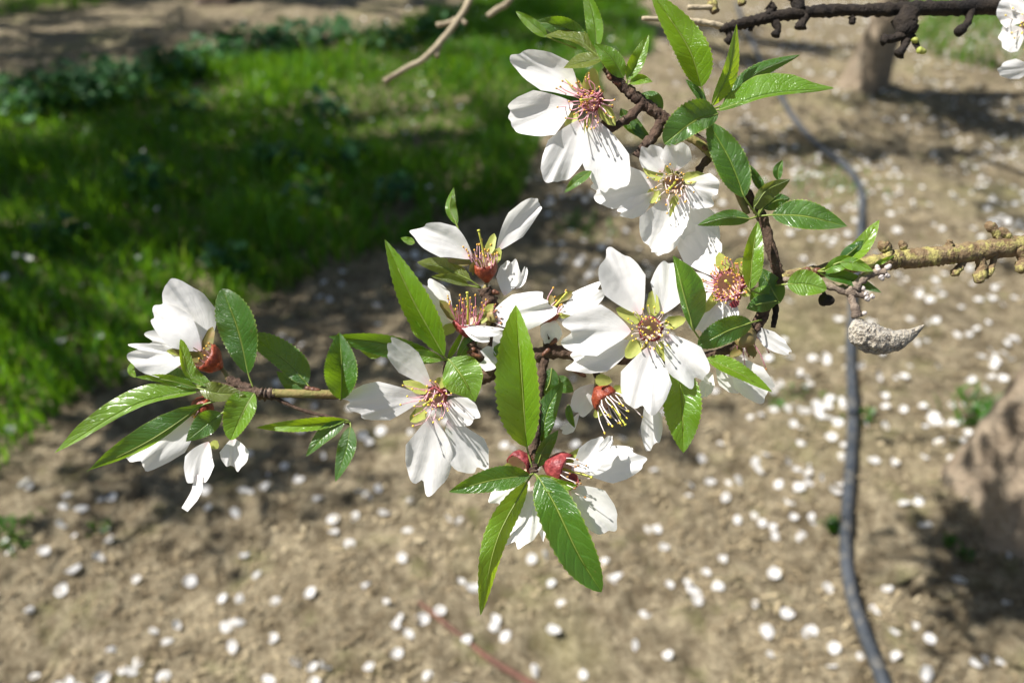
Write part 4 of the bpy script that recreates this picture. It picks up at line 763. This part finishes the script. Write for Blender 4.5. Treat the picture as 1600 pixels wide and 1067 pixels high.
leaf([(1112, 166, -8), (1138, 112, -16), (1151, 38, -20)], 9, 15, -8, 12, Y, stalk=N3)
leaf([(1130, 164, 6), (1180, 116, 14), (1250, 86, 16)], 14, 12, 4, 6, 'leaf', stalk=N3, wave=.6)
leaf([(1124, 172, -10), (1200, 148, -22), (1302, 138, -26)], [2, 16, 26, 34, 33, 26, 10, 0], [1, 4, 5, 5, 5, 4, 3, 0], 14, -4, Y, stalk=N3)
leaf([(1122, 178, -10), (1085, 190, -22), (1038, 225, -26)], 19, 33, -4, -12, 'leaf', stalk=N3, pn=(.6, .6))
leaf([(1163, 308, -6), (1140, 250, -12), (1107, 192, -10)], 26, 27, -14, -6, 'leaf', stalk=(1180, 334, 10), pn=(.7, .75))
N4 = (1184, 338, 8)
leaf([(1172, 342, 2), (1135, 340, -4), (1090, 352, -6)], 13, 12, 6, 2, 'leaf', stalk=N4)
leaf([(1194, 300, 10), (1182, 280, 8), (1172, 258, 6)], 7, 8, -6, -2, 'leaf', stalk=N4)
leaf([(1216, 282, 6), (1216, 266, 4), (1223, 250, 2)], 8, 7, -4, -4, 'leaf', stalk=N4)
leaf([(1178, 326, -4), (1198, 298, -10), (1235, 280, -14)], 10, 17, -3, 6, T_, stalk=N4)
leaf([(1194, 326, 10), (1212, 314, 12), (1234, 310, 12)], 12, 13, 4, 4, 'leaf', stalk=N4)
leaf([(1206, 336, -2), (1258, 338, -10), (1325, 354, -12)], 25, 20, 2, -10, 'leaf', stalk=N4, wave=.7)
leaf([(1172, 452, -10), (1176, 400, -18), (1184, 346, -16)], 15, 18, -12, -6, Y, stalk=(1196, 462, 10))
leaf([(1230, 444, -4), (1260, 444, -10), (1292, 452, -12)], 22, 18, 0, -10, Y, stalk=(1212, 446, 12), pn=(.6, .7))
leaf([(1218, 474, 8), (1204, 448, 10), (1190, 420, 10)], 20, 20, 0, 4, 'leaf')
leaf([(1214, 470, 6), (1190, 474, 4), (1166, 482, 4)], 14, 14, 6, 2, 'leaf')
leaf([(1180, 480, 12), (1188, 462, 8), (1204, 446, 6)], 14, 14, 4, 0, Y)
N5 = (1278, 424, 10)
leaf([(1318, 410, 2), (1348, 384, -6), (1374, 344, -8)], 15, 13, 4, -8, Y, stalk=N5)
leaf([(1312, 408, -4), (1332, 392, -8), (1350, 376, -8)], 11, 8, 4, 2, 'leaf', stalk=N5)
leaf([(1288, 424, 0), (1312, 410, -4), (1338, 404, -6)], 10, 13, -4, -4, Y, stalk=N5)
leaf([(1312, 410, -8), (1336, 412, -12), (1366, 424, -14)], 9, 11, 0, -6, Y, stalk=N5)
leaf([(1366, 414, 4), (1380, 408, 2), (1398, 399, 0)], 4, 4, -2, 0, Y, stalk=N5, sw=1)
leaf([(1288, 430, 6), (1325, 436, 2), (1377, 457, 0)], 12, 9, 2, -10, 'leaf', stalk=N5)
leaf([(1084, 516, -30), (1068, 458, -44), (1052, 400, -46)], [1, 8, 10, 8, 3, 0], [1, 26, 35, 34, 22, 0], 4, 16, 'leaf', stalk=(1105, 545, 20))
leaf([(1174, 504, -2), (1135, 518, -10), (1090, 541, -12)], 19, 22, 4, -8, 'leaf', stalk=(1190, 500, 20), pn=(.6, .65))
leaf([(1104, 560, 0), (1148, 580, -8), (1206, 612, -10)], 17, 9, 4, -12, Y, stalk=(1092, 560, 20))
leaf([(1060, 574, -4), (1066, 634, -12), (1068, 708, -12)], 31, 30, -8, -12, Y, stalk=(1055, 558, 20), pn=(.6, .85))
N6 = (700, 562, 0)
leaf([(694, 556, -6), (646, 470, -22), (601, 374, -26)], 22, 25, -24, -14, Y, stalk=N6, wave=.6)
leaf([(662, 532, -14), (650, 512, -20), (641, 492, -22)], 8, 7, -6, -3, Y, stalk=N6)
leaf([(714, 352, 16), (703, 325, 16), (709, 292, 14)], 7, 10, 4, 2, Y, stalk=(740, 430, 14))
leaf([(648, 380, 14), (638, 376, 14), (626, 372, 14)], 6, 6, 0, 0, Y)
leaf([(735, 438, 6), (692, 418, 2), (652, 410, 0)], 12, 16, 6, 4, T_, stalk=(752, 450, 12))
leaf([(732, 446, 8), (702, 436, 4), (674, 432, 4)], 6, 8, 0, -4, T_, stalk=(752, 450, 12))
leaf([(690, 562, 2), (600, 536, -4), (514, 526, -8)], 22, 14, 4, -12, 'leaf', stalk=N6, wave=.8)
leaf([(692, 562, -4), (660, 556, -6), (622, 552, -6)], 9, 10, 0, -6, Y, stalk=N6)
leaf([(533, 624, -8), (534, 575, -18), (530, 519, -20)], 27, 24, -32, -12, 'leaf', stalk=(528, 618, 0), pn=(.6, .8))
leaf([(596, 556, 8), (580, 548, 8), (560, 544, 8)], 11, 10, 2, -4, Y)
leaf([(702, 562, -14), (722, 588, -26), (743, 628, -28)], [8, 24, 31, 33, 30, 18, 0], [6, 22, 30, 32, 28, 14, 0], -2, -6, Y, stalk=N6)
leaf([(700, 560, 4), (712, 540, 2), (724, 515, 4)], 5, 5, -3, -3, Y)
N7 = (834, 738, -14)
leaf([(823, 698, -20), (816, 600, -50), (806, 477, -60)], 44, 27, -30, -18, Y, stalk=N7, wave=.6, pn=(.7, .9))
leaf([(846, 690, 6), (856, 640, 8), (880, 596, 8)], 18, 16, -4, -4, 'leaf', stalk=N7)
leaf([(838, 730, -12), (850, 700, -16), (872, 672, -18)], 9, 14, -6, 4, 'leaf', stalk=N7)
leaf([(828, 742, -18), (770, 750, -34), (702, 768, -40)], 19, 20, -6, -8, 'leaf', stalk=N7)
leaf([(824, 752, -18), (776, 845, -36), (751, 960, -40)], 16, 23, 10, -12, Y, stalk=N7, wave=1.4)
leaf([(842, 746, -20), (868, 790, -38), (905, 868, -46), (940, 925, -44)], 31, 34, -10, -14, 'leaf', stalk=N7, pn=(.6, .72), wave=1.1)
leaf([(838, 744, -16), (866, 756, -26), (902, 758, -30)], 10, 14, -4, -8, Y, stalk=N7)
leaf([(870, 588, 20), (880, 600, 22), (896, 612, 22)], 12, 14, 2, 0, 'leaf')
leaf([(888, 632, 24), (890, 650, 22), (898, 668, 22)], 6, 6, -2, 0, 'leaf')
leaf([(862, 575, 18), (858, 600, 16), (846, 618, 14)], 14, 14, 2, 0, 'leaf')
leaf([(772, 555, 4), (782, 548, 0), (792, 530, 0)], 12, 12, -2, -6, 'leaf')
leaf([(715, 560, 8), (735, 530, 6), (742, 512, 8)], 10, 12, 0, 0, 'leaf')
N8 = (398, 612, -2)
leaf([(306, 610, -4), (208, 634, -14), (86, 707, -18)], [3, 5, 6, 7, 6, 4, 0], [4, 17, 25, 25, 22, 16, 0], -6, 2, Y, stalk=N8)
leaf([(318, 632, -8), (234, 688, -18), (136, 736, -20)], [2, 5, 7, 8, 7, 5, 0], [3, 18, 25, 26, 22, 14, 0], 6, -9, 'leaf', stalk=N8)
leaf([(388, 584, -6), (372, 515, -20), (347, 451, -22)], 29, 29, -6, -14, 'leaf', stalk=N8, pn=(.7, .6))
leaf([(480, 600, 8), (448, 565, 6), (392, 526, 4)], 17, 27, -4, 6, 'leaf', stalk=(488, 612, 6), pn=(.6, .5))
leaf([(476, 602, 12), (456, 598, 12), (432, 580, 12)], 14, 10, 0, 0, 'leaf')
leaf([(310, 606, -8), (262, 594, -14), (212, 589, -14)], 6, 9, 2, -4, Y, stalk=N8)
leaf([(300, 602, 0), (270, 586, -2), (246, 588, -2)], 10, 14, 4, 2, 'leaf', stalk=N8)
leaf([(330, 604, -10), (294, 582, -18), (282, 530, -20)], 7, 15, -5, 4, Y, stalk=N8, pn=(.7, .7))
leaf([(312, 606, -10), (340, 614, -16), (382, 616, -16)], 17, 14, -4, -4, T_, stalk=N8)
leaf([(346, 646, -12), (322, 664, -20), (290, 690, -22)], 16, 20, 2, -8, 'leaf', stalk=N8)
leaf([(398, 614, -10), (382, 640, -22), (360, 688, -26)], 16, 30, -10, -8, Y, stalk=N8, pn=(.7, .6))
leaf([(212, 590, 4), (204, 578, 4), (210, 562, 4)], 5, 6, 0, 0, Y)
N9 = (547, 660, 4)
leaf([(540, 656, 0), (470, 664, -8), (401, 668, -10)], 11, 10, -4, -8, Y, stalk=N9)
leaf([(538, 660, 0), (508, 680, -4), (478, 713, -6)], 10, 14, -4, -4, 'leaf', stalk=N9)
leaf([(548, 666, 0), (540, 705, -4), (524, 753, -6)], 14, 14, -6, -2, 'leaf', stalk=N9)

# ================================================================== DRIED ALMOND
def nut():
    ax = cr([(1334, 500, -4), (1352, 524, -6), (1385, 530, -8), (1418, 522, -8), (1444, 508, -8)], 90); t = np.linspace(0, 1, 90)
    up = np.interp(t, [0, .06, .2, .4, .6, .8, 1], [5, 13, 23, 22, 13, 6, 1.5]); dn = np.interp(t, [0, .06, .2, .4, .6, .8, 1], [5, 14, 24, 24, 21, 11, 1.5]); th = np.interp(t, [0, .06, .2, .4, .6, .8, 1], [4, 13, 22, 22, 17, 8, 1.2])
    rs = np.random.RandomState(5); d = np.gradient(ax[:, :2], axis=0); d /= np.linalg.norm(d, axis=1)[:, None]; nrm = np.stack([d[:, 1], -d[:, 0]], 1); V = []; n = 64
    for i in range(90):
        for j in range(n):
            a = 6.2832 * j / n; ca, sa = math.cos(a), math.sin(a); k = 1 + .16 * (float(vn(i * .26, j * .22, 1, 3)) - .5) + .12 * (float(vn(i * .6, j * .5, 1, 4)) - .5) - (.14 if abs(j - 20) < 2 else 0); q = (up[i] if sa > 0 else dn[i]) * sa * k
            V.append((ax[i, 0] + nrm[i, 0] * q, ax[i, 1] + nrm[i, 1] * q, ax[i, 2] - th[i] * ca * k))
    F = [(i * n + j, i * n + (j + 1) % n, (i + 1) * n + (j + 1) % n, (i + 1) * n + j) for i in range(89) for j in range(n)] + [tuple(range(n))[::-1], tuple(89 * n + j for j in range(n))]
    root = empty('dried_almond', PX([(1330, 460, -2)])[0]); tag(root, 'grey shrivelled almond hull hanging from the dead spur', 'nut')
    mk('hull', PX(V), F, M['nut'], root); twig([(1328, 458, -1), (1334, 476, -3), (1340, 496, -4)], [5, 6, 8], 'bark_grey', knob=.3, rough=.3, seed=77, parent=root, name='nut_stalk'); buds([(1348, 490, -12, 6, -2)], 3, 'bud_grey', root, 'nut_scar')
nut()

# ================================================================== UPPER SHADE-DARKENED BRANCH, PALE TWIGS
UZ = 260
UB = empty('bare_branch', PX([(1700, -10, UZ + 120)])[0]); tag(UB, 'shade-darkened knobbly bare branch crossing above the flowering twig', 'branch')
sc_ = lambda p: [(x, y, z) for x, y, z in p]
def ub(p, r, seed, mat='bark_black_shade', name='twig', n=None, knob=.28):
    k = 1 + UZ / FPX
    return twig([(x, y, UZ + z) for x, y, z in p], [q * k for q in r], mat, knob=knob, rough=.3, seed=seed, parent=UB, name=name, n=n, sides=10)
ub([(1850, -60, 300), (1700, -12, 120), (1600, 8, 40), (1520, 12, 20), (1440, 14, 10), (1370, 16, 4), (1300, 17, 0), (1240, 22, 0), (1190, 30, 0), (1150, 40, -4), (1125, 46, -6)], [18, 15, 13, 12, 11, 10, 9, 9, 9, 8, 6], 81, name='branch_wood', n=120)
ub([(1130, 42, -6), (1100, 36, -8), (1060, 32, -10), (1003, 29, -12)], [5, 5, 4, 3.5], 82, 'bark_pale', knob=.1)
ub([(1118, 12, 4), (1100, 12, 2), (1075, 12, 0)], [5, 4, 4], 83, 'bark_pale', knob=.1)
for k, (p, r) in enumerate([([(1205, 28, 0), (1216, 45, 0), (1210, 56, 0)], [6, 5, 7]), ([(1262, 20, 0), (1252, 38, -2), (1250, 44, -2)], [8, 7, 8]), ([(1250, 18, 0), (1244, -2, 0), (1236, -14, 0)], [9, 10, 10]), ([(1420, 16, 4), (1415, 40, 0), (1420, 55, -2)], [14, 17, 13]), ([(1418, 52, -2), (1398, 60, -4), (1380, 62, -6)], [8, 6, 8]), ([(1420, 54, -2), (1412, 74, -4), (1404, 86, -4)], [7, 5, 8]), ([(1424, 54, -2), (1432, 70, -6), (1438, 80, -8)], [4, 4, 5]), ([(1516, 14, 16), (1512, 36, 10), (1496, 52, 6)], [7, 5, 8]), ([(1180, 32, 0), (1174, 42, 0), (1172, 48, 0)], [4, 4, 4]), ([(1200, 26, 0), (1206, 14, 0), (1200, 8, 0)], [8, 7, 8]), ([(1118, 20, 4), (1112, 2, 4), (1112, -20, 4)], [7, 8, 8]), ([(1136, 44, -4), (1140, 60, -4), (1136, 66, -4)], [5, 5, 6]), ([(1160, 8, 6), (1158, -4, 6), (1156, -18, 6)], [6, 6, 6]), ([(1330, 26, 2), (1332, 32, 2), (1331, 38, 2)], [5, 5, 4])]):
    ub(p, r, 90 + k, 'bark_lichen' if k in (10, 12) else 'bark_black_shade', 'spur', 9, .35)
buds([(1434, 78, UZ - 16, 12, 4), (1428, 66, UZ - 10, 4, -6)], 6, 'sepal', UB)
flower((1608, 40, UZ - 10), (-.35, .1, -.93), [D([(1600, 34), (1580, 22), (1556, 18)], 24, dz=-6), D([(1602, 48), (1582, 58), (1562, 66)], 24, dz=-8), D([(1614, 24), (1602, 2), (1592, -18)], 26), D([(1622, 60), (1640, 80), (1650, 110)], 26), D([(1626, 36), (1650, 26), (1680, 20)], 26)], [((1596, 54), (1584, 76), 6)], stam=(20, 40, .7), tilt=(.2, .1), anth='anther_y', fil='fil_white', base=(1640, 20, UZ + 40), parent=UB, cupmat='cup_green', label='slightly blurred white blossom cut by the picture edge')
flower((1625, 104, UZ), (-.1, .95, .2), [D([(1615, 105, UZ), (1590, 110, UZ - 6), (1558, 112, UZ - 8)], 20, wl=14, wr=18, zl=6, zr=-10), D([(1630, 110, UZ), (1640, 130, UZ), (1650, 160, UZ)], 24)], [], stam=(0, 10, .4), pist=0, pl=0, base=(1640, 40, UZ + 30), parent=UB, cupmat='cup_green')
e0 = PX([(1850, -60, UZ + 300)])[0]
V, F, _ = tube_geo([e0 - (e0 - PX([(1800, -45, UZ + 240)])[0]) * .3, e0, e0 + np.array([.12, .12, .03]), (e0 + TR1) / 2 + np.array([.08, .05, .52]), TR1 + np.array([.09, .05, 1.05])], [.0055, .006, .008, .012, .02], n=40, sides=12, rough=.15, seed=10); mk('branch_wood', V, F, M['bark_black_shade'], UB)
# two pale twigs hanging in from above, well behind
PZ = 1500
def ptw(name, pts, r, lab, seed):
    k = 1 + PZ / FPX; P_ = PX([(x, y, PZ + z) for x, y, z in pts]); top_ = TR1 + np.array([.1, .06, 1.24]); P_ = np.vstack([[top_, (top_ + P_[0]) / 2 + np.array([0, 0, .12])], P_]); r = [14, 9] + r; V, F, _ = tube_geo(P_, pxr([q * k for q in r]), n=70, sides=10, knob=.12, rough=.12, seed=seed); root = empty(name, P_[0]); tag(root, lab, 'twig')
    mk('twig_wood', V, F, M['bark_pale'], root); return root
k_ = 1 + PZ / FPX
rt = ptw('pale_twig', [(860, -240, 150), (780, -110, 80), (738, -10, 20), (720, 25, 0), (690, 64, -10), (660, 94, -20), (640, 104, -22), (600, 128, -30)], [6, 5.5, 5, 4.8, 4.6, 4.5, 4.2, 4], 'bleached leafless twig hanging down over the grass', 51)
for p in [[(688, 70, -8), (684, 80, -8), (682, 90, -10)], [(712, 30, 0), (700, 36, 0), (682, 40, -4)], [(716, 26, 0), (724, 34, 0), (728, 38, 0)]]:
    V, F, _ = tube_geo(PX([(x, y, PZ + z) for x, y, z in p]), pxr([3.5 * k_, 3 * k_, 4 * k_]), n=8, sides=8, knob=.2, rough=.2, seed=5); mk('spur', V, F, M['bark_pale'], rt)
ptw('pale_twig', [(900, -240, 120), (850, -90, 60), (800, -4, 10), (775, 16, 0), (762, 26, 0)], [5.5, 5, 4.6, 4.4, 4], 'short stub of bleached twig beside the longer hanging twig', 52)
